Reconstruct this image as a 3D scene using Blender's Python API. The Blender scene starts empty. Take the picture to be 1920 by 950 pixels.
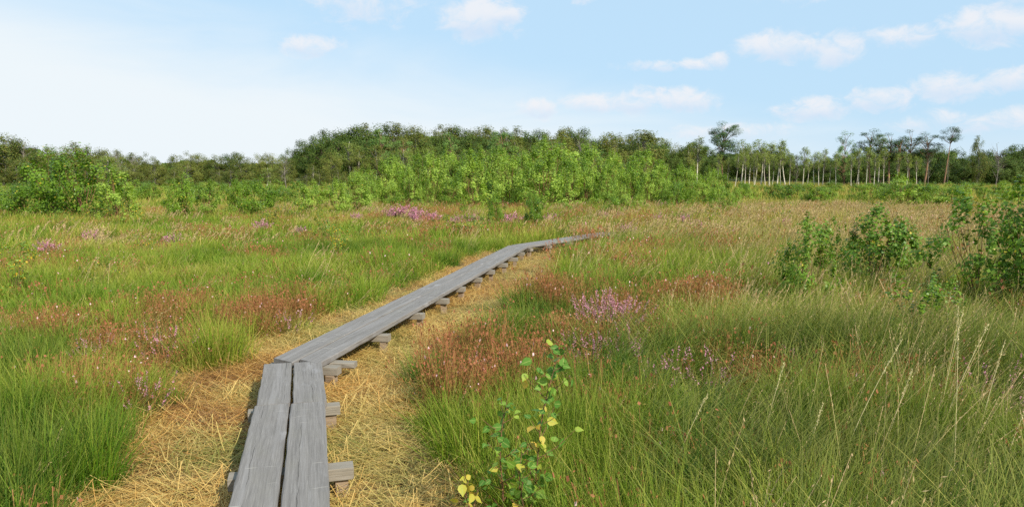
import bpy, math, random
import numpy as np
from mathutils import Vector
R = math.radians
RNG = np.random.default_rng(7)
random.seed(7)
S = bpy.context.scene
COL = S.collection

# ------------------------------------------------------------------ camera
F, CX, CY, HZ, EYE = 1400.0, 960.0, 475.0, 334.0, 1.80
PITCH = math.atan((CY - HZ) / F)
cam_d = bpy.data.cameras.new('camera'); cam = bpy.data.objects.new('camera', cam_d); COL.objects.link(cam)
cam_d.sensor_width = 36; cam_d.lens = 36 * F / 1920; cam_d.clip_start = 0.05; cam_d.clip_end = 6000
cam.location = (0, 0, EYE); cam.rotation_euler = (math.pi / 2 - PITCH, 0, 0)
S.camera = cam

# ------------------------------------------------------------------ sky, sun, exposure
SUN_EL, SUN_AZ = R(37), R(42)              # the sun stands behind the camera, 42 degrees to its right
SX, SY, SZ = math.sin(SUN_AZ) * math.cos(SUN_EL), -math.cos(SUN_AZ) * math.cos(SUN_EL), math.sin(SUN_EL)
S.view_settings.view_transform = 'Standard'; S.view_settings.look = 'None'
S.view_settings.gamma = 1; S.view_settings.exposure = 0.30
sun_d = bpy.data.lights.new('sun', 'SUN'); sun_d.energy = 5.0; sun_d.angle = R(0.6); sun_d.color = (1, .93, .80)
sun = bpy.data.objects.new('sun', sun_d); COL.objects.link(sun)
sun.rotation_euler = Vector((SX, SY, SZ)).to_track_quat('Z', 'Y').to_euler(); sun.location = (20, -20, 30)

W = bpy.data.worlds.new('World'); S.world = W; W.use_nodes = True
NT = W.node_tree; NT.nodes.clear()

class G:                                   # tiny node helper
    def __init__(s, nt): s.nt = nt
    def n(s, t, **kw):
        x = s.nt.nodes.new(t)
        for k, v in kw.items(): setattr(x, k, v)
        return x
    def put(s, sock, v):
        if isinstance(v, bpy.types.NodeSocket): s.nt.links.new(v, sock)
        elif v is not None: sock.default_value = v
    def m(s, op, a, b=None, c=None, clamp=False):
        x = s.n('ShaderNodeMath', operation=op, use_clamp=clamp)
        s.put(x.inputs[0], a); s.put(x.inputs[1], b)
        if c is not None: s.put(x.inputs[2], c)
        return x.outputs[0]
    def v(s, op, a, b=None):
        x = s.n('ShaderNodeVectorMath', operation=op)
        s.put(x.inputs[0], a)
        if b is not None: s.put(x.inputs[1], b)
        return x.outputs['Value'] if op in ('LENGTH', 'DOT_PRODUCT', 'DISTANCE') else x.outputs[0]
    def mix(s, f, a, b, mode='MIX'):
        x = s.n('ShaderNodeMix', data_type='RGBA', blend_type=mode)
        s.put(x.inputs[0], f); s.put(x.inputs[6], a); s.put(x.inputs[7], b)
        return x.outputs[2]
    def rng(s, v, a, b, c=0., d=1., smooth=True):
        x = s.n('ShaderNodeMapRange', interpolation_type='SMOOTHSTEP' if smooth else 'LINEAR')
        for k, q in enumerate((v, a, b, c, d)): s.put(x.inputs[k], q)
        return x.outputs[0]
    def noise(s, vec, scale, detail=3, rough=.55, dist=0., col=False):
        x = s.n('ShaderNodeTexNoise'); s.put(x.inputs['Vector'], vec)
        x.inputs['Scale'].default_value = scale; x.inputs['Detail'].default_value = detail
        x.inputs['Roughness'].default_value = rough; x.inputs['Distortion'].default_value = dist
        return x.outputs['Color' if col else 'Fac']
    def ramp(s, f, stops):
        x = s.n('ShaderNodeValToRGB'); cr = x.color_ramp
        while len(cr.elements) < len(stops): cr.elements.new(.5)
        for e, (p, c) in zip(cr.elements, stops): e.position = p; e.color = (*c, 1)
        s.put(x.inputs[0], f); return x.outputs[0]
    def attr(s, name, typ='GEOMETRY'):
        return s.n('ShaderNodeAttribute', attribute_name=name, attribute_type=typ).outputs['Fac']

g = G(NT)
sky = g.n('ShaderNodeTexSky', sky_type='NISHITA'); sky.sun_disc = False
sky.sun_elevation = SUN_EL; sky.sun_rotation = math.pi - SUN_AZ; sky.altitude = 0
sky.air_density = 1.0; sky.dust_density = 1.2; sky.ozone_density = 1.5
tc = g.n('ShaderNodeTexCoord'); D = tc.outputs['Generated']
sp = g.n('ShaderNodeSeparateXYZ'); g.put(sp.inputs[0], D)
az = g.m('ARCTAN2', sp.outputs[0], sp.outputs[1]); el = g.m('ARCSINE', sp.outputs[2])
azel = g.n('ShaderNodeCombineXYZ'); g.put(azel.inputs[0], az); g.put(azel.inputs[1], el); AE = azel.outputs[0]
# thin milky veil: strong low in the sky and to the left, thinner high up and to the right
vn = g.noise(g.v('MULTIPLY', AE, (1.3, 5.5, 1)), 2.2, 5, .55, .6)
hl = g.m('ADD', g.m('MULTIPLY', az, .45), g.m('MULTIPLY', el, 2.6))
veil = g.rng(g.m('ADD', hl, g.m('MULTIPLY', g.m('SUBTRACT', vn, .5), -.34)), .06, .44, .97, .10)
low = g.rng(el, .0, .11, .93, .0)
veil = g.m('MAXIMUM', veil, g.m('MULTIPLY', low, g.rng(az, -.15, .5, 1., .55)))
# small fair-weather cumulus, each given as a direction (degrees) and a half size
CL = [(-2.9, 18.0, 2.9, 1.1, 1), (-.6, 11.8, 1.4, .8, .9), (1.9, 5.3, 1.5, .85, .9), (5.9, 5.6, 2.4, .85, .8), (9.2, 5.6, 2.2, 1., .85), (12.8, 5.6, 2.6, 1., .9),
      (11.9, 8.2, 4.5, .5, .65), (15.3, 8.4, 1.1, .6, .9), (19.3, 9.1, 3.4, 1.1, .9), (23.1, 8.7, 1.7, 1.3, .85), (21.5, 13.2, 4.6, 1.3, .8), (26.9, 9.3, 2.7, .8, .7),
      (31.9, 9.6, 2.6, 1.2, .95), (21.8, 4.9, 2.8, .9, .85), (25.5, 5.3, 2.6, .9, .8), (30.0, 6.0, 2.3, 1.1, .8), (33.6, 6.2, 2.4, 1.1, .75),
      (34, 12.2, 2.3, 1.6, .9), (36.5, 8.5, 2.4, 1.5, .8), (-14.7, 9.5, 2.2, .9, .8), (-27, 13.5, 2.4, .6, .5), (-17.5, 13.2, 1.0, .7, .5), (-11, 13.1, 5, 2.2, .42), (5.4, 13.0, 1.2, .5, .5),
      (30, 13.5, 2.2, .7, .5), (31.5, 3.7, 5, .8, .5), (17, 3.3, 5, .7, .5), (41, 11, 4, 2, .8), (46, 7, 4, 2, .8), (-42, 12, 5, 1.2, .5),
      (-60, 20, 12, 5, .8), (60, 22, 10, 5, .9), (20, 32, 9, 4, .9), (-20, 36, 10, 4, .8), (90, 30, 14, 6, .8), (150, 26, 14, 7, .9), (-120, 30, 14, 8, .8), (-160, 18, 9, 4, .8)]
CL[0] = (-2.3, 11.7, 3.2, 1.6, 1.)
pn = g.v('SUBTRACT', g.noise(g.v('MULTIPLY', AE, (1, 1.25, 1)), 16, 6, .62, .2, col=True), (.5, .5, .5))
P = g.v('ADD', AE, g.v('MULTIPLY', pn, (.034, .024, 0)))
fld = None; bot = None
for a, e, w, h, st in CL:
    st = max(st, .66)
    q = g.v('MULTIPLY', g.v('SUBTRACT', P, (R(a), R(e), 0)), (1 / R(w), 1 / R(h), 0))
    f = g.m('MULTIPLY', g.rng(g.v('LENGTH', q), 1.5, .45), st)
    fld = f if fld is None else g.m('MAXIMUM', fld, f)
    sq = g.n('ShaderNodeSeparateXYZ'); g.put(sq.inputs[0], q)
    b = g.m('MULTIPLY', g.rng(sq.outputs[1], .35, -.9), g.m('MINIMUM', f, 1.))
    bot = b if bot is None else g.m('MAXIMUM', bot, b)
cn = g.noise(g.v('MULTIPLY', AE, (1, 1.5, 1)), 30, 8, .66, .5)
cov = g.rng(g.m('ADD', fld, g.m('MULTIPLY', g.m('SUBTRACT', cn, .5), 2.3)), .18, 1.15, 0., .80)
cov = g.m('MULTIPLY', cov, g.rng(fld, .02, .3))
skyc = g.mix(1., sky.outputs[0], (1.0, 1.03, 1.06, 1), 'MULTIPLY')
WHITE = (8.0, 8.6, 8.95, 1)
c1 = g.mix(veil, g.mix(.82, skyc, (4.9, 7.4, 9.6, 1)), WHITE)
cc = g.mix(g.m('MULTIPLY', bot, 1.0, clamp=True), (8.5, 8.4, 8.6, 1), (5.6, 6.9, 8.6, 1))
c2 = g.mix(cov, c1, cc)
bg = g.n('ShaderNodeBackground'); g.put(bg.inputs[0], c2); bg.inputs[1].default_value = .088
wo = g.n('ShaderNodeOutputWorld'); NT.links.new(bg.outputs[0], wo.inputs[0])
W.cycles.sampling_method = 'MANUAL'; W.cycles.sample_map_resolution = 512
S.cycles.max_bounces = 4; S.cycles.transmission_bounces = 2; S.cycles.diffuse_bounces = 2; S.cycles.transparent_max_bounces = 8
S.cycles.use_denoising = False

# ------------------------------------------------------------------ noise and projection
def hash2(ix, iy, s):
    h = (ix.astype(np.int64) * 374761393 + iy.astype(np.int64) * 668265263 + s * 982451653) & 0xffffffff
    h = ((h ^ (h >> 13)) * 1274126177) & 0xffffffff
    return ((h ^ (h >> 16)) & 0xffff) / 65535.0
def vnoise(x, y, s=0):
    x = np.asarray(x, float); y = np.asarray(y, float)
    ix, iy = np.floor(x), np.floor(y); fx, fy = x - ix, y - iy
    fx = fx * fx * (3 - 2 * fx); fy = fy * fy * (3 - 2 * fy)
    a, b = hash2(ix, iy, s), hash2(ix + 1, iy, s); c, d = hash2(ix, iy + 1, s), hash2(ix + 1, iy + 1, s)
    return (a * (1 - fx) + b * fx) * (1 - fy) + (c * (1 - fx) + d * fx) * fy
def fbm(x, y, s=0, o=4):
    t, a, k = 0, 1., 0
    for i in range(o):
        t = t + a * vnoise(x * 2 ** i, y * 2 ** i, s + i * 17); k += a; a *= .55
    return t / k
def pix(u, v, z=0.):
    """the point at height z that the photograph shows at pixel (u, v)"""
    cx, cy = (u - CX) / F, (CY - v) / F
    d = np.array([cx, math.cos(PITCH) + math.sin(PITCH) * cy, -math.sin(PITCH) + math.cos(PITCH) * cy])
    t = (z - EYE) / d[2]
    return float(d[0] * t), float(d[1] * t)
def col_x(u, dist): return (u - CX) / F * dist * 1.005      # sideways offset of a column of the photo at a distance
def hgt(v, dist): return EYE + (HZ - v) / F * dist          # height that reaches row v at a distance

# boardwalk centre line, from its pixel positions on the deck (0.25 m up)
DECK = .25
c0 = pix(523.5, 945, DECK); c1_ = pix(544.5, 755, DECK); c2_ = pix(549, 679, DECK); c3 = pix(973, 460, DECK); c4 = pix(1050, 449, DECK); c5 = pix(1141, 435.5, DECK)
d01 = np.array(c1_) - np.array(c0); d01 /= np.linalg.norm(d01)
cs = tuple(np.array(c0) - d01 * 4.2)
LINE = [cs, c1_, c2_, c3, c4, c5]
def path_dist(x, y):
    """distance to the boardwalk and side (+1 right)"""
    x = np.asarray(x, float); y = np.asarray(y, float)
    best = np.full(x.shape, 1e9); side = np.zeros(x.shape)
    for (ax, ay), (bx, by) in zip(LINE[:-1], LINE[1:]):
        dx, dy = bx - ax, by - ay; L2 = dx * dx + dy * dy
        t = np.clip(((x - ax) * dx + (y - ay) * dy) / L2, 0, 1)
        d = np.hypot(x - ax - t * dx, y - ay - t * dy)
        s = np.sign((x - ax) * dy - (y - ay) * dx)
        k = d < best; best = np.where(k, d, best); side = np.where(k, s, side)
    return best, side
def straw_amount(x, y):
    """1 on the mown straw strip beside the boardwalk, 0 in the standing grass"""
    d, s = path_dist(x, y)
    y_ = np.clip(np.asarray(y, float), 0, 30)
    wl = np.interp(y_, [0, 5, 6.5, 10, 14, 17, 20, 24], [1.12, 1.06, 1.1, 1.0, .98, .95, .7, .1])
    wr = np.interp(y_, [0, 5, 6.5, 10, 14, 17, 20, 24], [1.2, 1.08, 1.12, 1.3, 1.35, 1.0, .1, 0])
    w = np.where(s > 0, wr, wl) + (fbm(x * 1.3, y * 1.3, 5, 3) - .5) * .75
    return np.clip((w - d) / .12 + .5, 0, 1)
def ground_z(x, y):
    x = np.asarray(x, float); y = np.asarray(y, float)
    r = np.hypot(x, y); d, s = path_dist(x, y)
    k = np.clip((d - .9) / 1.2, 0, 1)
    z = (fbm(x * .9, y * .9, 11, 3) - .42) * .22 * k * np.clip(1.4 - r / 60, .3, 1)
    hill = 3.2 * np.exp(-(((x + 5) / 75) ** 2 + ((y - 205) / 38) ** 2))
    return z + hill

# ------------------------------------------------------------------ materials
def material(name):
    m = bpy.data.materials.new(name); m.use_nodes = True; m.node_tree.nodes.clear()
    gg = G(m.node_tree); return m, gg
def principled(gg, col, rough=.8, spec=.25, normal=None, trans=None):
    p = gg.n('ShaderNodeBsdfPrincipled'); gg.put(p.inputs['Base Color'], col); gg.put(p.inputs['Roughness'], rough)
    p.inputs['Specular IOR Level'].default_value = spec
    if normal is not None: gg.put(p.inputs['Normal'], normal)
    o = gg.n('ShaderNodeOutputMaterial')
    if trans:
        t = gg.n('ShaderNodeBsdfTranslucent'); gg.put(t.inputs[0], gg.mix(1., col, (1.25, 1.3, .55, 1), 'MULTIPLY'))
        mx = gg.n('ShaderNodeMixShader'); mx.inputs[0].default_value = trans
        gg.nt.links.new(p.outputs[0], mx.inputs[1]); gg.nt.links.new(t.outputs[0], mx.inputs[2]); gg.nt.links.new(mx.outputs[0], o.inputs[0])
    else: gg.nt.links.new(p.outputs[0], o.inputs[0])
    return p
def bump(gg, h, strength, dist):
    b = gg.n('ShaderNodeBump'); gg.put(b.inputs['Height'], h); b.inputs['Strength'].default_value = strength; b.inputs['Distance'].default_value = dist
    return b.outputs[0]

def grass_mat(name, stops, tipc, tip, rough=.55, trans=.24):
    """colour from the tuft's own tint, a little variety per blade, drier tips"""
    m, gg = material(name)
    t = gg.attr('tint', 'INSTANCER'); v = gg.attr('v'); h = gg.attr('t')
    f = gg.m('ADD', t, gg.m('MULTIPLY', gg.m('SUBTRACT', v, .5), .34), clamp=True)
    c = gg.ramp(f, stops)
    c = gg.mix(gg.m('MULTIPLY', gg.rng(h, .45, 1.), tip), c, tipc)
    principled(gg, c, rough, .12, trans=trans)
    return m
GREENS = [(0, (.028, .085, .008)), (.25, (.092, .192, .012)), (.45, (.170, .265, .020)), (.62, (.26, .285, .036)), (.78, (.42, .36, .10)), (1, (.42, .26, .08))]
M_GRASS = grass_mat('meadow_grass', GREENS, (.36, .34, .07, 1), .45)
M_TALL = grass_mat('moor_grass', [(0, (.022, .062, .008)), (.3, (.058, .130, .012)), (.55, (.130, .190, .020)), (.75, (.25, .25, .05)), (1, (.40, .29, .12))], (.42, .35, .10, 1), .5)
M_STRAW = grass_mat('cut_straw', [(0, (.22, .24, .05)), (.25, (.46, .36, .11)), (.5, (.62, .44, .15)), (.72, (.60, .34, .09)), (.88, (.46, .22, .06)), (1, (.24, .12, .05))], (.6, .45, .2, 1), .2, .6, .2)
M_STEM = grass_mat('flower_stem', [(0, (.30, .32, .08)), (.5, (.52, .45, .17)), (1, (.54, .41, .19))], (.43, .29, .17, 1), .7, .6, .25)
M_RED = grass_mat('heath_plant', [(0, (.10, .16, .03)), (.35, (.20, .19, .04)), (.6, (.26, .135, .045)), (1, (.33, .125, .055))], (.40, .15, .085, 1), .6, .7, .25)

def leaf_mat(name, c_dark, c_light, c_alt, alt=.04, trans=.3, rough=.5, hue_var=.5):
    m, gg = material(name)
    oi = gg.n('ShaderNodeObjectInfo'); v = gg.attr('v'); c = gg.attr('c')
    f = gg.m('ADD', gg.m('MULTIPLY', v, .55), gg.m('MULTIPLY', c, .45))
    f = gg.m('ADD', f, gg.m('MULTIPLY', gg.m('SUBTRACT', oi.outputs['Random'], .5), hue_var), clamp=True)
    col = gg.mix(f, c_dark, c_light)
    v2 = gg.m('FRACT', gg.m('MULTIPLY', v, 37.7))
    col = gg.mix(gg.m('LESS_THAN', v2, alt), col, c_alt)
    principled(gg, col, rough, .2, trans=trans)
    return m
M_BIRCH = leaf_mat('young_birch_leaves', (.15, .26, .032, 1), (.42, .55, .095, 1), (.45, .32, .05, 1), .012, .36, .5, .6)
M_SHRUB = leaf_mat('shrub_leaves', (.07, .15, .012, 1), (.20, .32, .03, 1), (.42, .36, .04, 1), .02, .32, .38)
M_NEAR = leaf_mat('near_bush_leaves', (.055, .14, .014, 1), (.21, .33, .04, 1), (.50, .42, .06, 1), .02, .32, .4, .3)
M_YSHRUB = leaf_mat('yellowing_leaves', (.10, .19, .025, 1), (.24, .34, .05, 1), (.60, .38, .04, 1), .18, .35, .45)
M_OAK = leaf_mat('oak_leaves', (.045, .082, .012, 1), (.11, .165, .026, 1), (.17, .15, .03, 1), .05, .2, .6, .4)
M_OLIVE = leaf_mat('olive_leaves', (.080, .110, .020, 1), (.19, .21, .038, 1), (.24, .17, .05, 1), .07, .25, .6, .9)
M_FBIRCH = leaf_mat('mature_birch_leaves', (.15, .20, .035, 1), (.27, .32, .07, 1), (.30, .26, .09, 1), .06, .3, .6, .5)
M_PINE = leaf_mat('pine_needles', (.032, .072, .020, 1), (.070, .130, .036, 1), (.10, .10, .04, 1), .04, .12, .6, .4)
M_LPINE = leaf_mat('light_pine_needles', (.09, .17, .035, 1), (.17, .28, .06, 1), (.12, .13, .05, 1), .04, .15, .6, .3)
M_HEATHER = leaf_mat('heather_flowers', (.56, .21, .34, 1), (.82, .46, .58, 1), (.24, .16, .11, 1), .18, .25, .7, .2)
M_TWIG = leaf_mat('heather_twigs', (.07, .055, .03, 1), (.13, .13, .045, 1), (.2, .12, .05, 1), .1, .1, .8, .2)
M_REDC = leaf_mat('rusty_heath', (.20, .085, .04, 1), (.44, .15, .08, 1), (.62, .34, .34, 1), .10, .25, .7, .3)

def bark_mat(name, base, dark, scale=6, band=1.):
    m, gg = material(name)
    tcn = gg.n('ShaderNodeTexCoord'); o = tcn.outputs['Object']
    n1 = gg.noise(gg.v('MULTIPLY', o, (3, 3, band)), scale, 4, .6)
    col = gg.mix(gg.rng(n1, .42, .62), dark, base)
    principled(gg, col, .85, .2, bump(gg, n1, .5, .02))
    return m
M_BARK = bark_mat('brown_bark', (.12, .09, .065, 1), (.055, .042, .03, 1))
M_BIRCHBARK = bark_mat('birch_bark', (.74, .69, .57, 1), (.40, .35, .27, 1), 3, 1.6)
M_PINEBARK = bark_mat('pine_bark', (.36, .19, .10, 1), (.17, .11, .075, 1), 2, .6)
M_GREYBARK = bark_mat('grey_bark', (.26, .23, .19, 1), (.13, .11, .09, 1), 2, .6)
M_SAPBARK = bark_mat('sapling_bark', (.26, .14, .06, 1), (.13, .07, .04, 1), 20, 3)

def heart_mat():
    m, gg = material('sapling_leaves')
    v = gg.attr('v'); tcn = gg.n('ShaderNodeTexCoord')
    n1 = gg.noise(tcn.outputs['Object'], 60, 3, .6)
    f = gg.m('ADD', v, gg.m('MULTIPLY', gg.m('SUBTRACT', n1, .5), .25), clamp=True)
    col = gg.ramp(f, [(0, (.07, .18, .03)), (.45, (.12, .25, .035)), (.72, (.26, .38, .05)), (.84, (.45, .42, .06)), (.93, (.58, .37, .07)), (1, (.66, .24, .03))])
    mid = gg.rng(gg.attr('t'), .16, .05); spots = gg.rng(gg.noise(tcn.outputs['Object'], 140, 2, .5), .68, .74)
    col = gg.mix(gg.m('MULTIPLY', mid, .5), col, (.42, .46, .14, 1)); col = gg.mix(gg.m('MULTIPLY', spots, .7), col, (.20, .10, .03, 1))
    principled(gg, col, .5, .22, bump(gg, n1, .3, .003), trans=.35)
    return m
M_HEART = heart_mat()

def wood_mat(name, light, dark, crack=True, gf=42):
    m, gg = material(name)
    tcn = gg.n('ShaderNodeTexCoord'); o = tcn.outputs['Object']; oi = gg.n('ShaderNodeObjectInfo')
    off = gg.v('MULTIPLY', oi.outputs['Random'], (37., 19., 5.))
    x = gg.v('ADD', o, off)
    gr = gg.noise(gg.v('MULTIPLY', x, (1.4, gf, gf)), 1.6, 6, .55, .5)
    fine = gg.noise(gg.v('MULTIPLY', x, (5, 190, 190)), 1.5, 3, .6)
    blot = gg.noise(gg.v('MULTIPLY', x, (1.2, 3, 1)), 2.0, 4, .6)
    f = gg.rng(gr, .15, .85)
    col = gg.mix(f, dark, light)
    col = gg.mix(gg.m('MULTIPLY', gg.rng(fine, .45, .75), .45), col, (.33, .31, .29, 1))
    col = gg.mix(gg.m('MULTIPLY', gg.rng(blot, .5, .72), .35), col, (.20, .185, .155, 1))
    col = gg.mix(gg.m('MULTIPLY', gg.rng(blot, .42, .25), .40), col, (.40, .39, .40, 1))
    band = .5 if not crack else gg.noise(gg.v('MULTIPLY', x, (.5, 14, 14)), 1.3, 3, .55, .8)
    col = col if not crack else gg.mix(gg.m('MULTIPLY', gg.rng(band, .48, .68), .30), col, (.31, .295, .29, 1))
    col = col if not crack else gg.mix(gg.m('MULTIPLY', gg.rng(band, .42, .28), .35), col, (.12, .112, .105, 1))
    h = gg.m('ADD', gg.m('MULTIPLY', gr, .6), gg.m('MULTIPLY', fine, .4))
    if crack:
        sx = gg.n('ShaderNodeSeparateXYZ'); gg.put(sx.inputs[0], o)
        wob = gg.noise(gg.v('MULTIPLY', x, (2.2, .0, .0)), 1.5, 3, .6)
        pos = gg.m('MULTIPLY', gg.m('SUBTRACT', oi.outputs['Random'], .5), .14)
        dd = gg.m('ABSOLUTE', gg.m('SUBTRACT', sx.outputs[1], gg.m('ADD', pos, gg.m('MULTIPLY', gg.m('SUBTRACT', wob, .5), .035))))
        wid = gg.m('MULTIPLY', gg.rng(gg.noise(gg.v('MULTIPLY', x, (1.7, 0, 0)), 1.3, 2), .42, .6), .0017)
        cr = gg.m('LESS_THAN', dd, wid)
        col = gg.mix(cr, col, (.045, .04, .035, 1)); h = gg.m('SUBTRACT', h, gg.m('MULTIPLY', cr, 1.2))
        # pale scuffs across the boards and black nail heads' rust
        vo = gg.noise(gg.v('MULTIPLY', x, (52, 3.2, 1)), 1.0, 2, .5)
        sc = gg.m('MULTIPLY', gg.rng(vo, .70, .76), .6); col = gg.mix(sc, col, (.52, .48, .42, 1))
    principled(gg, col, .82, .25, bump(gg, h, .55, .004))
    return m
M_PLANK = wood_mat('weathered_plank', (.222, .204, .190, 1), (.132, .120, .110, 1))
M_BEAM = wood_mat('weathered_beam', (.30, .262, .21, 1), (.15, .13, .10, 1), False, 90)
M_POST = wood_mat('tan_post', (.34, .24, .15, 1), (.18, .125, .08, 1), False, 90)
m, gg = material('black_strand'); principled(gg, (.02, .02, .02, 1), .5); M_STRAND = m

def ground_mat():
    m, gg = material('peaty_ground')
    tcn = gg.n('ShaderNodeTexCoord'); o = tcn.outputs['Object']; st = gg.attr('straw')
    n1 = gg.noise(o, 9, 6, .65); n2 = gg.noise(o, .35, 4, .6); n3 = gg.noise(o, 60, 3, .7)
    grass = gg.mix(gg.rng(n2, .35, .65), (.075, .105, .022, 1), (.16, .145, .05, 1))
    grass = gg.mix(gg.rng(n1, .3, .7), gg.mix(.45, grass, (.05, .04, .02, 1)), grass)
    straw = gg.mix(gg.rng(n1, .36, .66), (.10, .065, .03, 1), (.36, .23, .09, 1))
    straw = gg.mix(gg.m('MULTIPLY', gg.rng(n2, .5, .7), .4), straw, (.16, .17, .05, 1))
    col = gg.mix(st, grass, straw)
    principled(gg, col, .95, .1, bump(gg, gg.m('ADD', n1, gg.m('MULTIPLY', n3, .4)), .8, .03))
    return m
M_GROUND = ground_mat()

# ------------------------------------------------------------------ mesh helpers
def mesh_np(name, V, Fc, attrs=None, mats=(), smooth=False, midx=None):
    """V (n,3); Fc (m,4) quads, a row may repeat its last corner to be a triangle"""
    me = bpy.data.meshes.new(name)
    V = np.asarray(V, np.float32); Fc = np.asarray(Fc, np.int32)
    tri = Fc[:, 3] == Fc[:, 2]; cnt = np.where(tri, 3, 4).astype(np.int32)
    start = np.concatenate([[0], np.cumsum(cnt)[:-1]]).astype(np.int32)
    keep = np.ones(Fc.shape, bool); keep[tri, 3] = False
    loops = Fc[keep]
    me.vertices.add(len(V)); me.vertices.foreach_set('co', V.ravel())
    me.loops.add(len(loops)); me.loops.foreach_set('vertex_index', loops)
    me.polygons.add(len(Fc)); me.polygons.foreach_set('loop_start', start); me.polygons.foreach_set('loop_total', cnt)
    me.polygons.foreach_set('use_smooth', np.full(len(Fc), bool(smooth)))
    if midx is not None: me.polygons.foreach_set('material_index', np.asarray(midx, np.int32))
    for k, a in (attrs or {}).items():
        at = me.attributes.new(k, 'FLOAT', 'POINT'); at.data.foreach_set('value', np.asarray(a, np.float32))
    for mt in mats: me.materials.append(mt)
    me.update(calc_edges=True); return me
class Geo:
    def __init__(s): s.V, s.F, s.A, s.M, s.n = [], [], {}, [], 0
    def add(s, V, Fc, mi=0, **at):
        V = np.asarray(V, float); Fc = np.asarray(Fc, int)
        s.V.append(V); s.F.append(Fc + s.n); s.M.append(np.full(len(Fc), mi))
        for k in ('v', 't', 'c'): s.A.setdefault(k, []).append(np.broadcast_to(np.asarray(at.get(k, 0.), float), (len(V),)).copy())
        s.n += len(V)
    def mesh(s, name, mats, smooth=True):
        return mesh_np(name, np.concatenate(s.V), np.concatenate(s.F), {k: np.concatenate(a) for k, a in s.A.items()}, mats, smooth, np.concatenate(s.M))

def blades(geo, base, az, length, lean, bend, width, segs=4, v=None, mi=0, rng=RNG, taper=1.):
    """bent grass blades; lean = start angle from vertical, bend = extra angle by the tip"""
    n = len(base); az = np.broadcast_to(az, n); length = np.broadcast_to(length, n)
    P = [np.array(base, float)]; th = np.broadcast_to(lean, n).astype(float)
    st = length / segs
    for k in range(segs):
        a = th + bend * (k + .5) / segs
        dxy = np.sin(a) * st
        P.append(P[-1] + np.stack([np.cos(az) * dxy, np.sin(az) * dxy, np.cos(a) * st], 1))
    tw = az + np.pi / 2 + rng.normal(0, .6, n)
    side = np.stack([np.cos(tw), np.sin(tw), np.zeros(n)], 1)
    wd = np.broadcast_to(width, n)[:, None]
    V = np.zeros((n, (segs + 1) * 2, 3)); T = np.zeros((n, (segs + 1) * 2))
    for k in range(segs + 1):
        w = wd * .5 * max(.06, (1 - (k / segs) ** 1.6) ** .8 if taper else 1)
        V[:, 2 * k] = P[k] - side * w; V[:, 2 * k + 1] = P[k] + side * w; T[:, 2 * k:2 * k + 2] = k / segs
    f = np.array([[2 * k, 2 * k + 1, 2 * k + 3, 2 * k + 2] for k in range(segs)])
    Fc = (f[None] + (np.arange(n) * (segs + 1) * 2)[:, None, None]).reshape(-1, 4)
    if v is None: v = rng.random(n)
    geo.add(V.reshape(-1, 3), Fc, mi, t=T.ravel(), v=np.repeat(v, (segs + 1) * 2))
    return P

def quads(geo, C, size, rng, v=None, c=0., mi=0, aspect=.8, up=0., axis=None, flat=None, nrm=None, rnd_w=.5):
    """leaf-like kite shapes with random facing; up pulls the normals upward"""
    n = len(C)
    nr = rng.normal(size=(n, 3)); nr /= np.linalg.norm(nr, axis=1)[:, None]
    if nrm is not None: nr = nr * rnd_w + nrm
    if flat is not None: nr = nr * (1 - flat) + np.array([0, 0, 1.]) * flat
    nr[:, 2] = nr[:, 2] + up; nr /= np.linalg.norm(nr, axis=1)[:, None]
    a = rng.normal(size=(n, 3)) if axis is None else np.asarray(axis) + rng.normal(0, .25, (n, 3))
    a = a - nr * (a * nr).sum(1)[:, None]; a /= np.linalg.norm(a, axis=1)[:, None] + 1e-9
    b = np.cross(nr, a); s = np.broadcast_to(size, n)[:, None] * .5
    V = np.stack([C - a * s, C + b * s * aspect - a * s * .15, C + a * s, C - b * s * aspect - a * s * .15], 1)
    Fc = np.arange(n * 4).reshape(-1, 4)
    if v is None: v = rng.random(n)
    geo.add(V.reshape(-1, 3), Fc, mi, v=np.repeat(v, 4), c=np.repeat(np.broadcast_to(c, n), 4), t=.5)

def tube(geo, pts, rad, sides=6, mi=0, v=.5):
    pts = np.asarray(pts, float); k = len(pts); rad = np.broadcast_to(rad, k)
    tg = np.gradient(pts, axis=0); tg /= np.linalg.norm(tg, axis=1)[:, None] + 1e-9
    ref = np.array([1., .13, .07]) if abs(tg[:, 0]).mean() < .8 else np.array([0, 1., .1])
    u = np.cross(tg, ref); u /= np.linalg.norm(u, axis=1)[:, None] + 1e-9; w = np.cross(tg, u)
    a = np.arange(sides) / sides * 2 * np.pi
    V = pts[:, None] + rad[:, None, None] * (np.cos(a)[None, :, None] * u[:, None] + np.sin(a)[None, :, None] * w[:, None])
    Fc = [[i * sides + j, i * sides + (j + 1) % sides, (i + 1) * sides + (j + 1) % sides, (i + 1) * sides + j] for i in range(k - 1) for j in range(sides)]
    geo.add(V.reshape(-1, 3), Fc, mi, v=v, t=.5)
    top = np.arange(sides) + (k - 1) * sides
    # cap
    geo.add(np.vstack([V[-1], pts[-1:]]), [[j, (j + 1) % sides, sides, sides] for j in range(sides)], mi, v=v, t=.5)

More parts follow.
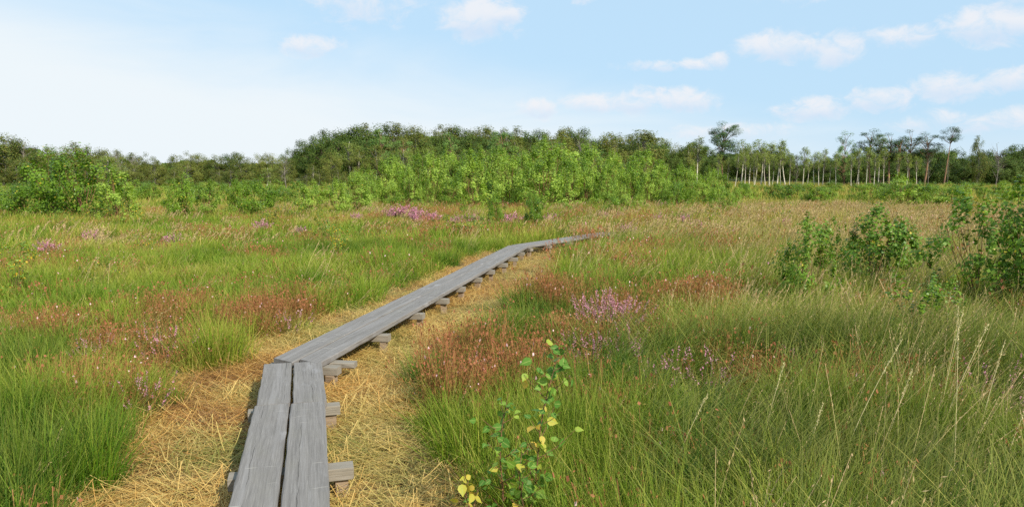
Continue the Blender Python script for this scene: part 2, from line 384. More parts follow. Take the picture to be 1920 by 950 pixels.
# ------------------------------------------------------------------ object helpers
def put(name, me, parent=None, loc=None, rot=None, scl=None):
    o = bpy.data.objects.new(name, me); COL.objects.link(o)
    if parent: o.parent = parent
    if loc is not None: o.location = loc
    if rot is not None: o.rotation_euler = rot
    if scl is not None: o.scale = scl
    return o
def tag(o, label=None, cat=None, group=None, kind=None):
    if label: o['label'] = label
    if cat: o['category'] = cat
    if group: o['group'] = group
    if kind: o['kind'] = kind
    return o
LABELS = {}
def thing(name, label, cat, loc, rz=0, scl=1, group=None, tilt=0):
    o = bpy.data.objects.new(name, None); COL.objects.link(o)
    o.empty_display_size = .1; o.location = loc; o.rotation_euler = (tilt, 0, rz)
    o.scale = (scl, scl, scl) if np.isscalar(scl) else scl
    LABELS[label] = LABELS.get(label, 0) + 1
    return tag(o, label, cat, group)

# ================================================================== GROUND
def build_ground():
    nr, na = 330, 300
    r = np.concatenate([np.linspace(0, 30, 210), np.geomspace(30.4, 2800, nr - 210)])
    # fan of rings round the viewpoint, finer in front of it
    a = np.concatenate([np.linspace(-50, 50, 220), np.linspace(50, 310, na - 220 + 1)[1:-1]])
    a = np.radians(a); na_ = len(a)
    Rr, A = np.meshgrid(r, a, indexing='ij')
    X, Y = np.sin(A) * Rr, np.cos(A) * Rr + 0.0
    Z = ground_z(X, Y); ST = straw_amount(X, Y)
    V = np.stack([X, Y, Z], -1).reshape(-1, 3)
    i, j = np.meshgrid(np.arange(1, nr - 1), np.arange(na_), indexing='ij'); j2 = (j + 1) % na_
    Fc = np.stack([i * na_ + j, i * na_ + j2, (i + 1) * na_ + j2, (i + 1) * na_ + j], -1).reshape(-1, 4)[:, ::-1]
    cen = np.stack([np.full(na_, 0), np.arange(na_) + na_, (np.arange(na_) + 1) % na_ + na_, (np.arange(na_) + 1) % na_ + na_], 1)[:, ::-1]
    # the triangles repeat their last corner: order them so the repeated index stands last
    cen = np.stack([np.full(na_, 0), (np.arange(na_) + 1) % na_ + na_, np.arange(na_) + na_, np.arange(na_) + na_], 1)
    me = mesh_np('ground', V, np.vstack([Fc, cen]), {'straw': ST.ravel()}, [M_GROUND], True)
    tag(put('ground', me), 'flat peaty heath ground with mown straw strips beside the boardwalk', 'ground', kind='structure')
build_ground()

# ================================================================== BOARDWALK
def box_geo(geo, sx, sy, sz, bev=.006, mi=0, seg=1, jit=0., rng=RNG, open_ends=False):
    """box with softened long edges, cut along x into seg pieces so its edges can wander"""
    xs = np.linspace(-sx / 2, sx / 2, seg + 1)
    y, z, b = sy / 2, sz / 2, bev
    prof = np.array([(-y + b, z), (y - b, z), (y, z - b), (y, -z + b), (y - b, -z), (-y + b, -z), (-y, -z + b), (-y, z - b)])
    rings = []
    for k, x in enumerate(xs):
        p = prof.copy()
        if jit: p = p + rng.normal(0, jit, (8, 2)); p[:, 1] = np.where(prof[:, 1] > 0, prof[:, 1] + (p[:, 1] - prof[:, 1]) * .4, p[:, 1])
        rings.append(np.column_stack([np.full(8, x), p]))
    V = np.concatenate(rings); n = len(xs)
    Fc = [[i * 8 + j, i * 8 + (j + 1) % 8, (i + 1) * 8 + (j + 1) % 8, (i + 1) * 8 + j] for i in range(n - 1) for j in range(8)]
    for e, rv in ((0, False), ((n - 1) * 8, True)):
        q = [[0, 1, 2, 7], [7, 2, 3, 6], [6, 3, 4, 5]]
        for f in q: Fc.append([e + k for k in (f if not rv else f[::-1])])
    geo.add(V, np.array(Fc)[:, ::-1], mi)

def boardwalk():
    root = thing('boardwalk', 'narrow raised boardwalk of two weathered grey planks bending across the heath', 'boardwalk', (c0[0], c0[1], 0))
    ox, oy = c0
    rng = np.random.default_rng(3)
    TH, PW, GAP = .052, .226, .017
    def plank(a, b, off, z=0., cut0=0., cut1=0.):
        a, b = np.array(a), np.array(b); d = b - a; L = np.linalg.norm(d); d /= L; nrm = np.array([d[1], -d[0]])
        mid = (a + b) / 2 + nrm * off
        geo = Geo(); box_geo(geo, L, PW + rng.normal(0, .002), TH, .006, 0, max(4, int(L / .12)), .0016, rng)
        V = geo.V[0]                                           # mitre the ends where the walk bends
        V[:, 0] += np.where(V[:, 0] > 0, 1, 0) * cut1 * (-V[:, 1]) * (np.abs(V[:, 0]) > L / 2 - .05) + np.where(V[:, 0] < 0, 1, 0) * cut0 * (-V[:, 1]) * (np.abs(V[:, 0]) > L / 2 - .05)
        me = geo.mesh('plank', [M_PLANK], False)
        o = put('plank', me, root, (mid[0] - ox, mid[1] - oy, DECK - TH / 2 + z + rng.normal(0, .0015)), (rng.normal(0, .006), 0, math.atan2(d[1], d[0]) + rng.normal(0, .0015)))
        return o
    o1 = (PW + GAP) / 2
    def seg(a, b, cuts, c_start=0., c_end=0.):
        a, b = np.array(a), np.array(b); L = np.linalg.norm(b - a); d = (b - a) / L
        ks = [0] + cuts + [L]
        for k in range(len(ks) - 1):
            p, q = a + d * (ks[k] + (.002 if k else 0)), a + d * (ks[k + 1] - .002)
            for s in (-1, 1): plank(p, q, s * o1, 0, c_start if k == 0 else 0, c_end if k == len(ks) - 2 else 0)
    # near section, a slightly skewed short section, the long run, the far bends
    near0 = np.array(cs)
    seg(near0, c1_, [2.0])
    q1, q2 = np.array(pix(547, 754.5, DECK)), np.array(c2_)
    def half(p, q, r):                                         # half bend angle between two runs
        a1 = math.atan2(q[1] - p[1], q[0] - p[0]); a2 = math.atan2(r[1] - q[1], r[0] - q[0]); return math.tan((a2 - a1) / 2)
    seg(q1, q2, [], 0, 0)
    A, B = np.array(c2_), np.array(c3)
    dAB = (B - A) / np.linalg.norm(B - A)
    th2 = math.atan2(q2[1] - q1[1], q2[0] - q1[0]) - math.atan2(dAB[1], dAB[0])
    seg(A + dAB * .05 + (0, .012), B, [3.6, 7.3], -math.tan(th2) * 1., -half(c2_, c3, c4))
    seg(c3, c4, [], half(c2_, c3, c4), -half(c3, c4, c5)); seg(c4, c5, [], half(c3, c4, c5), 0)
    # crossbeams on short posts
    pts = [np.array(p) for p in LINE]
    S_ = [0]
    for a, b in zip(pts[:-1], pts[1:]): S_.append(S_[-1] + np.linalg.norm(b - a))
    def at(s):
        k = max(i for i in range(len(pts) - 1) if S_[i] <= s + 1e-6); d = (pts[k + 1] - pts[k]) / (S_[k + 1] - S_[k])
        return pts[k] + d * (s - S_[k]), d
    def s_of_y(y): return next(s for s in np.arange(0, S_[-1], .01) if at(s)[0][1] >= y)
    ys = [.9, 2.5, 3.98, 5.12, 6.33, 7.62, 8.85, 9.95, 11.0, 12.05, 13.05, 14.1, 15.1, 16.2, 17.3, 18.0, 18.9, 20.0, 21.2]
    for i, y in enumerate(ys):
        p, d = at(s_of_y(y)); nrm = np.array([d[1], -d[0]])
        L = .62 + rng.uniform(-.05, .05) if i > 1 else .66; sh = .015 + rng.uniform(-.03, .03)
        if i == 4: d = (d + dAB); d /= np.linalg.norm(d); nrm = np.array([d[1], -d[0]])
        zt = DECK - TH - .003; bh = .068
        geo = Geo(); box_geo(geo, L, .105 + rng.uniform(-.01, .015), bh, .003, 0, 8, .001, rng)
        c = p + nrm * sh
        b = put('crossbeam', geo.mesh('crossbeam', [M_BEAM], False), root, (c[0] - ox, c[1] - oy, zt - bh / 2), (0, 0, math.atan2(nrm[1], nrm[0]) + rng.normal(0, .03)))
        for s in (-1, 1):
            gz = .25 + .1
            pg = Geo(); box_geo(pg, .075 + rng.uniform(-.01, .01), .075, gz, .006, 0, 1)
            put('post', pg.mesh('post', [M_POST], False), b, (s * (L / 2 - .065), rng.normal(0, .014), -bh / 2 - gz / 2 - .001), (0, rng.normal(0, .03), rng.normal(0, .15)))
        if i == 4:
            geo = Geo(); box_geo(geo, .62, .10, .05, .006, 0, 6, .002, rng); c = p + nrm * .12 + d * .16
            put('crossbeam', geo.mesh('crossbeam', [M_BEAM], False), root, (c[0] - ox, c[1] - oy, zt - .026), (0, 0, math.atan2(dAB[0] * -1, dAB[1]) + .1))
    # thin black zigzag strands added along the gap of the near section
    wg = Geo(); a, b = np.array(pix(535, 1010, DECK)), np.array(pix(545, 800, DECK)); n = 150; d = (b - a); L = np.linalg.norm(d); d /= L; nr_ = np.array([d[1], -d[0]])
    for ph in (0, 1):
        q = [np.array([*(a + d * L * k / n + nr_ * (.004 if (k + ph) % 2 else -.004) - np.array([ox, oy])), DECK - .006]) for k in range(n)]
        tube(wg, q, .0017, 4)
    put('gap_zigzag', wg.mesh('gap_zigzag', [M_STRAND]), root)
boardwalk()

# ================================================================== GRASS (stuff)
def proto_collection(name, meshes):
    c = bpy.data.collections.new(name)
    for i, me in enumerate(meshes):
        o = bpy.data.objects.new(f'{name}_kind_{i:02d}', me); c.objects.link(o)
    return c
def scatter(name, label, cat, protos, x, y, rot, scl, idx, tint, z=None):
    x, y = np.asarray(x), np.asarray(y); n = len(x)
    z = ground_z(x, y) if z is None else z
    me = bpy.data.meshes.new(name); me.vertices.add(n); me.vertices.foreach_set('co', np.stack([x, y, z], 1).astype(np.float32).ravel())
    a = me.attributes.new('rot', 'FLOAT_VECTOR', 'POINT'); a.data.foreach_set('vector', np.asarray(rot, np.float32).ravel())
    a = me.attributes.new('scl', 'FLOAT_VECTOR', 'POINT'); a.data.foreach_set('vector', np.asarray(scl, np.float32).ravel())
    a = me.attributes.new('idx', 'INT', 'POINT'); a.data.foreach_set('value', np.asarray(idx, np.int32))
    a = me.attributes.new('tint', 'FLOAT', 'POINT'); a.data.foreach_set('value', np.clip(tint, 0, 1).astype(np.float32))
    o = put(name, me); tag(o, label, cat, kind='stuff')
    ng = bpy.data.node_groups.new(name + '_nodes', 'GeometryNodeTree')
    ng.interface.new_socket('Geometry', in_out='INPUT', socket_type='NodeSocketGeometry'); ng.interface.new_socket('Geometry', in_out='OUTPUT', socket_type='NodeSocketGeometry')
    N = ng.nodes; gi = N.new('NodeGroupInput'); go = N.new('NodeGroupOutput')
    ip = N.new('GeometryNodeInstanceOnPoints'); ci = N.new('GeometryNodeCollectionInfo')
    ci.inputs['Collection'].default_value = proto_collection(name, protos); ci.inputs['Separate Children'].default_value = True; ci.inputs['Reset Children'].default_value = True
    def na(nm, t):
        q = N.new('GeometryNodeInputNamedAttribute'); q.data_type = t; q.inputs['Name'].default_value = nm; return q.outputs['Attribute']
    L = ng.links
    L.new(gi.outputs[0], ip.inputs['Points']); L.new(ci.outputs[0], ip.inputs['Instance']); ip.inputs['Pick Instance'].default_value = True
    L.new(na('idx', 'INT'), ip.inputs['Instance Index']); L.new(na('rot', 'FLOAT_VECTOR'), ip.inputs['Rotation']); L.new(na('scl', 'FLOAT_VECTOR'), ip.inputs['Scale'])
    L.new(ip.outputs[0], go.inputs[0])
    md = o.modifiers.new('scatter', 'NODES'); md.node_group = ng
    return o

def tuft(n, rad, lmin, lmax, width, lean=.35, bend=.7, segs=4, mat=None, seed=0, dead=.1, wind=0.):
    rng = np.random.default_rng(seed); geo = Geo()
    r = rad * np.sqrt(rng.random(n)); a = rng.random(n) * 2 * np.pi
    base = np.stack([np.cos(a) * r, np.sin(a) * r, np.full(n, -.03)], 1)
    az = a + rng.normal(0, .9, n)
    if wind: az = np.where(rng.random(n) < wind, rng.normal(.1, .6, n), az)
    v = rng.random(n) * .75; k = rng.random(n) < dead; v[k] = 1.35
    blades(geo, base, az, rng.uniform(lmin, lmax, n), np.abs(rng.normal(0, lean, n)) * (.4 + r / rad), np.abs(rng.normal(bend, .35, n)), width * rng.uniform(.7, 1.2, n), segs, v, 0, rng)
    return geo.mesh('tuft', [mat])
def stems(n, rad, lmin, lmax, seed, w=.0022, head=.35, hw=.008, lean=.48, azm=.1):
    """flowering stems of moor grass, all blown the same way, with narrow feathery heads"""
    rng = np.random.default_rng(seed); geo = Geo()
    r = rad * np.sqrt(rng.random(n)); a = rng.random(n) * 2 * np.pi
    base = np.stack([np.cos(a) * r, np.sin(a) * r, np.full(n, -.02)], 1)
    L = rng.uniform(lmin, lmax, n); az = rng.normal(azm, .5, n); ln = np.abs(rng.normal(lean, .16, n))
    P = blades(geo, base, az, L, ln, .25, w, 4, rng.random(n), 0, rng, taper=0)
    tip = P[-1]; pre = P[-2]; d = tip - pre; d /= np.linalg.norm(d, axis=1)[:, None]
    m = 9
    for k in range(m):
        C = tip - d * (L * head)[:, None] * (k / m) * .75 + rng.normal(0, hw * .35, (n, 3))
        quads(geo, C, hw * 2.6, rng, v=rng.random(n) * .5 + .6, axis=d, aspect=.25)
        geo.A['t'][-1][:] = 1.
    return geo.mesh('stems', [M_STEM])
def heath_tuft(seed, n=26, h=.2, fl=14, rad=.12, s=.009):
    """low cross-leaved heath: fine twigs, rusty spent flowers and a few pink ones"""
    rng = np.random.default_rng(seed); geo = Geo()
    r = rad * np.sqrt(rng.random(n)); a = rng.random(n) * 2 * np.pi
    base = np.stack([np.cos(a) * r, np.sin(a) * r, np.full(n, -.02)], 1)
    P = blades(geo, base, a + rng.normal(0, .8, n), rng.uniform(h * .7, h * 1.2, n), np.abs(rng.normal(0, .3, n)), .3, .003, 3, rng.random(n) * .4, 0, rng, taper=0)
    for lv in (1, 2, 3):
        for q in range(3):
            C = P[lv] + rng.normal(0, .012, (n, 3)); quads(geo, C, .016, rng, v=rng.random(n) * .8, aspect=.3); geo.A['t'][-1][:] = .3
    C = P[3][rng.integers(0, n, fl)] + rng.normal(0, .012, (fl, 3)); quads(geo, C, s * 2., rng, v=rng.random(fl) * .4 + .9, aspect=.8); geo.A['t'][-1][:] = 1.
    k = max(1, fl // 9); C = P[3][rng.integers(0, n, k)] + rng.normal(0, .012, (k, 3)) + (0, 0, .006); quads(geo, C, s * 1.7, rng, mi=1, aspect=.9)
    return geo.mesh('heath_tuft', [M_RED, M_PINKDOT])
m, gg = material('pale_pink_bells'); principled(gg, gg.mix(gg.attr('v'), (.62, .25, .34, 1), (.85, .58, .60, 1)), .6, .2, trans=.2); M_PINKDOT = m
def straw_mat_tuft(seed, n=74, rad=.26, l0=.06, l1=.34, w=.0037):
    rng = np.random.default_rng(seed); geo = Geo()
    C = np.column_stack([rng.normal(0, rad * .5, (n, 2)), np.abs(rng.normal(.012, .014, n))])
    az0 = rng.normal(0, 1.1, n) + rng.integers(0, 2, n) * np.pi
    L = rng.uniform(l0, l1, n)
    base = C - np.column_stack([np.cos(az0) * L / 2, np.sin(az0) * L / 2, np.zeros(n)])
    blades(geo, base, az0, L, rng.normal(1.5, .10, n), rng.normal(0, .22, n), w * rng.uniform(.6, 1.3, n), 3, rng.random(n), 0, rng, taper=0)
    return geo.mesh('straw', [M_STRAW])

def wedge(n, d0, d1, a0=-40, a1=40, rng=RNG):
    d = np.sqrt(rng.random(n) * (d1 * d1 - d0 * d0) + d0 * d0); a = np.radians(rng.uniform(a0, a1, n))
    return np.sin(a) * d, np.cos(a) * d
def to_px(x, y, z=0.):
    dy = y; zc = math.cos(PITCH) * dy - math.sin(PITCH) * (z - EYE); yc = math.sin(PITCH) * dy + math.cos(PITCH) * (z - EYE)
    return CX + F * x / zc, CY - F * yc / zc
# rusty heath patches: pixel centre and half size in the photograph, unprojected to the ground
RUST = [(510, 590, 110, 26), (255, 700, 100, 50), (400, 610, 120, 30), (290, 640, 120, 34), (180, 505, 80, 14), (490, 520, 70, 12), (310, 540, 90, 10), (60, 620, 90, 25), (880, 655, 80, 30), (980, 690, 110, 34),
        (850, 730, 80, 30), (1080, 640, 110, 25), (1120, 485, 90, 22), (1050, 545, 90, 22), (1290, 560, 80, 22), (1215, 470, 80, 12), (1420, 700, 120, 40), (1390, 470, 90, 12), (745, 440, 80, 10), (590, 450, 80, 8),
        (840, 470, 40, 8), (890, 545, 40, 18), (60, 545, 50, 20), (1660, 760, 120, 40), (1350, 900, 60, 30), (430, 440, 60, 7), (120, 690, 60, 25), (470, 600, 60, 25), (1180, 600, 70, 40), (940, 720, 70, 40), (230, 470, 60, 8), (640, 520, 60, 10)]
RP = []
for u, v, w, h in RUST:
    X, Y = pix(u, v, .15); X2, _ = pix(u + w, v, .15); _, Y2 = pix(u, v - h, .15); RP.append((X, Y, max(.15, X2 - X), max(.2, (Y2 - Y))))
def rust_amount(x, y):
    b = np.zeros(np.shape(x))
    for X, Y, a, c in RP:
        b = np.maximum(b, 1.25 - np.sqrt(((x - X) / a) ** 2 + ((y - Y) / c) ** 2))
    nz = fbm(x * .9, y * .9, 31, 3); far = np.clip((np.hypot(x, y) - 6) / 7, 0, 1)
    b = np.maximum(b, np.clip((nz - .48) * 5, 0, .6) * far)
    return np.clip(b * np.clip((fbm(x * 2.2, y * 2.2, 34, 2) - .22) * 3.2, 0, 1) + (fbm(x * 4, y * 4, 33, 2) - .55) * .6, 0, 1)
def tan_amount(x, y):
    """how dry and purple-tan the moor grass is: mostly the right-hand side and far out"""
    u = x / np.maximum(y, 1.)
    t = np.clip((u - .02) * 2.0, 0, .85) * np.clip((y - 3) / 12, .32, 1) + np.clip((y - 24) / 40, 0, .4)
    return np.clip(t + (fbm(x * .35, y * .35, 41, 3) - .5) * .8, 0, 1)

HEATHER = [  # pixel x, base y, variant, scale, label
    (1142, 594, 0, .88, 'large rounded bush of pink heather right of the straw strip'),
    (1075, 655, 1, .8, 'pale pink heather sprigs just below left of the large heather bush'),
    (1180, 652, 1, .75, 'pink heather sprigs just below right of the large heather bush'),
    (1112, 655, 2, .8, 'tiny pink heather sprig directly below the large heather bush'),
    (1242, 700, 2, 1.05, 'upright pink heather spikes alone in green grass, left one of a pair'),
    (1332, 702, 1, .85, 'faded lilac heather spikes alone in grass, right one of a pair'),
    (1900, 748, 1, 1.05, 'dusky pink heather at the right edge among arching moor grass'),
    (302, 642, 2, .9, 'bright pink heather tuft on the rusty patch left of the boardwalk'),
    (276, 720, 2, .75, 'small pink heather sprig on the dark rusty hummock at left'),
    (170, 648, 2, .7, 'small pale heather sprig in grass left of the rusty hummock'),
    (545, 592, 2, .7, 'small pink heather sprig beside the straw left of the boardwalk'),
    (905, 675, 2, .7, 'small mauve heather sprig on the rusty mound right of the straw'),
    (1478, 672, 2, .8, 'faint lilac heather sprig in moor grass below the small birch bush'),
    (492, 424, 4, .9, 'pink heather clump in front of the paired dark birch bushes'),
    (320, 446, 4, .7, 'pink heather clump in the left meadow beyond the thin sapling'),
    (172, 440, 4, .8, 'dusky pink heather clump in front of the big left bushes'),
    (90, 468, 4, .7, 'greyish pink heather clump in the left meadow near the edge'),
    (560, 432, 4, .6, 'small pale heather clump behind the left meadow grass'),
    (668, 408, 4, .75, 'small pink heather clump left of the long heather bank'),
    (738, 404, 3, 1.0, 'bright pink heather at the left end of the heather bank under the thicket'),
    (765, 404, 3, 1.15, 'tall bright pink heather in the heather bank under the thicket'),
    (790, 412, 3, 1.1, 'full pink heather in the middle of the heather bank under the thicket'),
    (815, 410, 4, .9, 'paler pink heather at the right end of the heather bank'),
    (855, 416, 4, .8, 'dusky heather clump between the heather bank and small dark birch'),
    (885, 414, 4, .8, 'dusky heather clump beside the small dark birch under the thicket'),
    (962, 416, 4, 1.1, 'pink heather clump between two small dark birches'),
    (1030, 412, 4, .9, 'greyish pink heather right of the small dark birches'),
    (1130, 404, 4, .8, 'pinkish heather clump beyond the far end of the boardwalk'),
    (1178, 432, 4, .8, 'bright pink heather where the boardwalk disappears'),
    (1160, 408, 4, .7, 'small dusky heather clump beyond where the boardwalk disappears'),
    (1240, 388, 3, .8, 'pink heather clump at the foot of the thicket on the right'),
    (1235, 410, 4, .9, 'pale heather patch in tan grass right of the boardwalk end'),
    (1280, 412, 4, .9, 'lilac heather patch in tan grass left of the small lone bush'),
    (1305, 425, 4, .8, 'grey pink heather patch below the small lone bush'),
    (1470, 420, 4, .8, 'brownish heather patch in tan grass right of the lone bush')]
HPOS = [pix(u, v, .25 if v > 560 else .2) for u, v, k, s, lab in HEATHER]
def clearing(x, y):
    """grass stands lower right round the heather clumps"""
    c = np.zeros(np.shape(x))
    for (X, Y), (u, v, k, s, lab) in zip(HPOS, HEATHER):
        r = {0: .75, 1: .38, 2: .28, 3: .8, 4: .7}[k] * s
        c = np.maximum(c, np.clip(1.6 - np.hypot((x - X) / r, (y - Y + r * .7) / (r * 1.7)), 0, 1))
    return c
def rotz(n, tilt=.12, rng=RNG): return np.stack([rng.normal(0, tilt, n), rng.normal(0, tilt, n), rng.random(n) * 6.28], 1)
def s3(s, h=None): return np.stack([s, s, s if h is None else h], 1)

def build_grass():
    rng = np.random.default_rng(21)
    # --- short to knee-high meadow grass
    near = [tuft(64, .11, .18, .46, .0046, seed=k, mat=M_GRASS) for k in range(6)]
    mid = [tuft(46, .18, .18, .42, .0080, segs=3, seed=10 + k, mat=M_GRASS) for k in range(5)]
    far = [tuft(36, .42, .22, .45, .017, segs=3, seed=20 + k, mat=M_GRASS) for k in range(4)]
    vfar = [tuft(46, 1.1, .3, .62, .05, segs=2, seed=30 + k, mat=M_GRASS) for k in range(3)]
    X, Y, SC, IX = [], [], [], []
    for (n, d0, d1, ib, ic, sc) in ((7500, .8, 8, 0, 6, 1.), (10500, 7.5, 20, 6, 5, 1.), (12000, 19, 55, 11, 4, 1.), (9000, 52, 175, 15, 3, 1.)):
        x, y = wedge(n, d0, d1, -44, 44, rng)
        st = straw_amount(x, y); pd, sd = path_dist(x, y)
        keep = (rng.random(n) > st * 1.0) & (pd > np.where(y > 22.5, .28, .45))
        x, y = x[keep], y[keep]; k = len(x)
        X.append(x); Y.append(y); IX.append(rng.integers(ib, ib + ic, k)); SC.append(sc * rng.uniform(.7, 1.25, k))
    X, Y, SC, IX = map(np.concatenate, (X, Y, SC, IX)); n = len(X)
    ru = rust_amount(X, Y); ta = tan_amount(X, Y); st = straw_amount(X, Y)
    u, v = to_px(X, Y)
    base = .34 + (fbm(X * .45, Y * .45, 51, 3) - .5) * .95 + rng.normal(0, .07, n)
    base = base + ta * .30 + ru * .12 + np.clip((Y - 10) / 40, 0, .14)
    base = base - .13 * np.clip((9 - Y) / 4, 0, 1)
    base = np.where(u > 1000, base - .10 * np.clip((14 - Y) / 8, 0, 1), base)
    dk = fbm(X * 1.1, Y * 1.1, 53, 2)
    h = SC * (.68 + .75 * fbm(X * .7, Y * .7, 57, 3)) * np.where(u > 900, 1.1, .92) * (1 - .48 * ru * (Y < 20))
    # the tall green clump in the near left corner
    cl = np.exp(-(((X + 2.9) / .75) ** 2 + ((Y - 4.5) / .9) ** 2)); h = h * (1 + .28 * cl); base = base - .36 * cl
    h = h * np.where((path_dist(X, Y)[0] < 1.0) & (Y < 22), .6, 1) * (1 - .5 * clearing(X, Y))
    tus = fbm(X * 2.1, Y * 2.1, 59, 2); kp = (Y > 18) | (rng.random(n) < np.clip((tus - .28) * 4.5, .22, 1))     # tussocks with gaps between them
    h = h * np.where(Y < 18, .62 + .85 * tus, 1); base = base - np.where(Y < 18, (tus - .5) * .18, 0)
    X, Y, SC, IX, h, base = (q[kp] for q in (X, Y, SC, IX, h, base)); n = len(X)
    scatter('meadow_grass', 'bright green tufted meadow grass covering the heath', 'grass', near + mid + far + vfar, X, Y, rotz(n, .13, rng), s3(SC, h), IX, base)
    # --- sparse green regrowth in the straw
    x, y = wedge(3600, 1, 24, -44, 30, rng); pd, sd = path_dist(x, y); st = straw_amount(x, y)
    g_ = fbm(x * 1.6, y * 1.6, 61, 3)
    k = (st > .5) & (pd > .3) & (g_ > .46); x, y = x[k], y[k]; n = len(x)
    scatter('grass_regrowth', 'thin green grass growing through the straw beside the planks', 'grass', [tuft(22, .12, .04, .13, .003, .7, .9, 3, M_GRASS, 70 + q) for q in range(3)], x, y, rotz(n, .1, rng), s3(rng.uniform(.7, 1.3, n)), rng.integers(0, 3, n), rng.uniform(.2, .55, n))
    # --- straw litter
    xa, ya = wedge(12500, 5, 27, -44, 30, rng); xb, yb = wedge(2600, .9, 9, -44, 30, rng); x, y = np.concatenate([xa, xb]), np.concatenate([ya, yb]); st = straw_amount(x, y); pd, sd = path_dist(x, y)
    k = (st > .12) & (rng.random(len(x)) < .25 + .75 * np.clip(12 / np.hypot(x, y), 0, 1)); x, y = x[k], y[k]; n = len(x)
    tint = -.22 + 1.55 * fbm(x * 1.5, y * 1.5, 65, 3) + rng.normal(0, .1, n) - .12 * (path_dist(x, y)[1] > 0)
    al = np.arctan2(1, .1) + (fbm(x * .8, y * .8, 67, 2) - .5) * 5
    z = ground_z(x, y) + rng.uniform(0, .02, n)
    scatter('cut_straw', 'golden mown straw lying on both sides of the boardwalk', 'straw', [straw_mat_tuft(80 + q) for q in range(6)], x, y, np.stack([rng.normal(0, .06, n), rng.normal(0, .06, n), al + rng.normal(0, .5, n)], 1), s3(rng.uniform(.7, 1.15, n)), rng.integers(0, 6, n), tint, z)
    # --- tall moor grass on the right, bending in the wind
    t0 = [tuft(62, .13, .36, .88, .0058, .42, 1.15, 6, M_TALL, 90 + k, .22, .7) for k in range(5)]
    t1 = [tuft(50, .25, .32, .78, .008, .42, 1.1, 5, M_TALL, 95 + k, .22, .7) for k in range(4)]
    X, Y, IX = [], [], []
    for n, d0, d1, a0, ib, ic in ((3400, 1.4, 8, 0, 0, 5), (4600, 8, 22, 2, 5, 4), (3600, 22, 60, -44, 5, 4)):
        x, y = wedge(n, d0, d1, a0, 44, rng); st = straw_amount(x, y); ru = rust_amount(x, y)
        uu = x / y
        pr = np.clip((uu - .08) * 3.4 + (fbm(x * .6, y * .6, 71, 3) - .45) * 1.6, 0, 1) * (1 - .8 * ru)
        if d0 >= 22: pr = np.clip(.35 + uu, .1, 1)
        if d0 < 20: pr = pr * np.clip((fbm(x * 1.6, y * 1.6, 58, 2) - .30) * 4, .08, 1)
        pr = pr * (1 - .95 * clearing(x, y))
        k = (rng.random(n) < pr) & (st < .1); X.append(x[k]); Y.append(y[k]); IX.append(rng.integers(ib, ib + ic, k.sum()))
    X, Y, IX = map(np.concatenate, (X, Y, IX)); n = len(X)
    tint = .30 + .42 * tan_amount(X, Y) + (fbm(X * .8, Y * .8, 73, 3) - .5) * 1.0 - .12 * np.clip((7 - Y) / 3, 0, 1) + rng.normal(0, .06, n)
    sc = rng.uniform(.75, 1.15, n); big = np.where(Y > 22, 1.5, 1.)
    scatter('moor_grass', 'tall arching moor grass in dark green and olive on the right', 'grass', t0 + t1, X, Y, np.stack([rng.normal(0, .1, n), rng.normal(.10, .1, n), rng.normal(0, .35, n)], 1), s3(sc * big, sc * (.7 + .5 * fbm(X * .5, Y * .5, 75, 2))), IX, tint)
    # --- purple-tan flowering stems
    p0 = [stems(10, .16, .55, 1.0, 110 + k, .0018) for k in range(5)]
    p1 = [stems(12, .3, .5, .85, 115 + k, .005, .45, .014) for k in range(4)]
    p2 = [stems(16, .7, .4, .72, 120 + k, .013, .5, .034) for k in range(4)]
    p3 = [stems(8, .1, .28, .55, 125 + k, .0018, .3, .007) for k in range(3)]
    X, Y, IX, SC = [], [], [], []
    for n, d0, d1, ib, ic in ((430, 1.6, 8, 0, 5), (1500, 8, 22, 5, 4), (5200, 20, 47, 9, 4), (900, 2, 20, 13, 3)):
        x, y = wedge(n, d0, d1, -44, 44, rng); st = straw_amount(x, y); uu = x / y
        pr = np.clip((uu - .1) * 2.6, .0, 1) * (.35 + .9 * fbm(x * .4, y * .4, 77, 3))
        if d0 >= 8: pr = np.clip(.06 + (uu - .02) * 2.6, .05, 1) * (.1 + 1.1 * fbm(x * .25, y * .25, 79, 3))
        if d0 >= 20: pr = np.clip(.12 + (uu - .02) * 2.2, .1, 1) * (.1 + 1.1 * fbm(x * .12, y * .12, 79, 3))
        if ib == 13: pr = np.full(n, .6)
        pr = pr * (1 - clearing(x, y))
        k = (rng.random(n) < pr) & (st < .15); X.append(x[k]); Y.append(y[k]); IX.append(rng.integers(ib, ib + ic, k.sum())); SC.append(np.full(k.sum(), 1.))
    X, Y, IX = map(np.concatenate, (X, Y, IX)); n = len(X)
    sc = rng.uniform(.7, 1.15, n)
    scatter('flowering_grass_stems', 'tan and purplish feathery grass stems leaning with the wind', 'grass', p0 + p1 + p2 + p3, X, Y, np.stack([rng.normal(0, .08, n), rng.normal(.08, .08, n), rng.normal(.1, .35, n)], 1), s3(sc), IX, .3 + .6 * rng.random(n))
    # --- rusty cross-leaved heath
    h0 = [heath_tuft(130 + k) for k in range(5)]; h1 = [heath_tuft(135 + k, 34, .22, 34, .26, .013) for k in range(4)]
    X, Y, IX = [], [], []
    for n, d0, d1, ib, ic in ((6400, 1.8, 11, 0, 5), (7500, 10.5, 45, 5, 4)):
        x, y = wedge(n, d0, d1, -44, 44, rng); ru = rust_amount(x, y); st = straw_amount(x, y)
        k = (rng.random(n) < np.clip(ru, .02, 1) * (1 if d0 < 5 else .8)) & (st < .3); X.append(x[k]); Y.append(y[k]); IX.append(rng.integers(ib, ib + ic, k.sum()))
    X, Y, IX = map(np.concatenate, (X, Y, IX)); n = len(X)
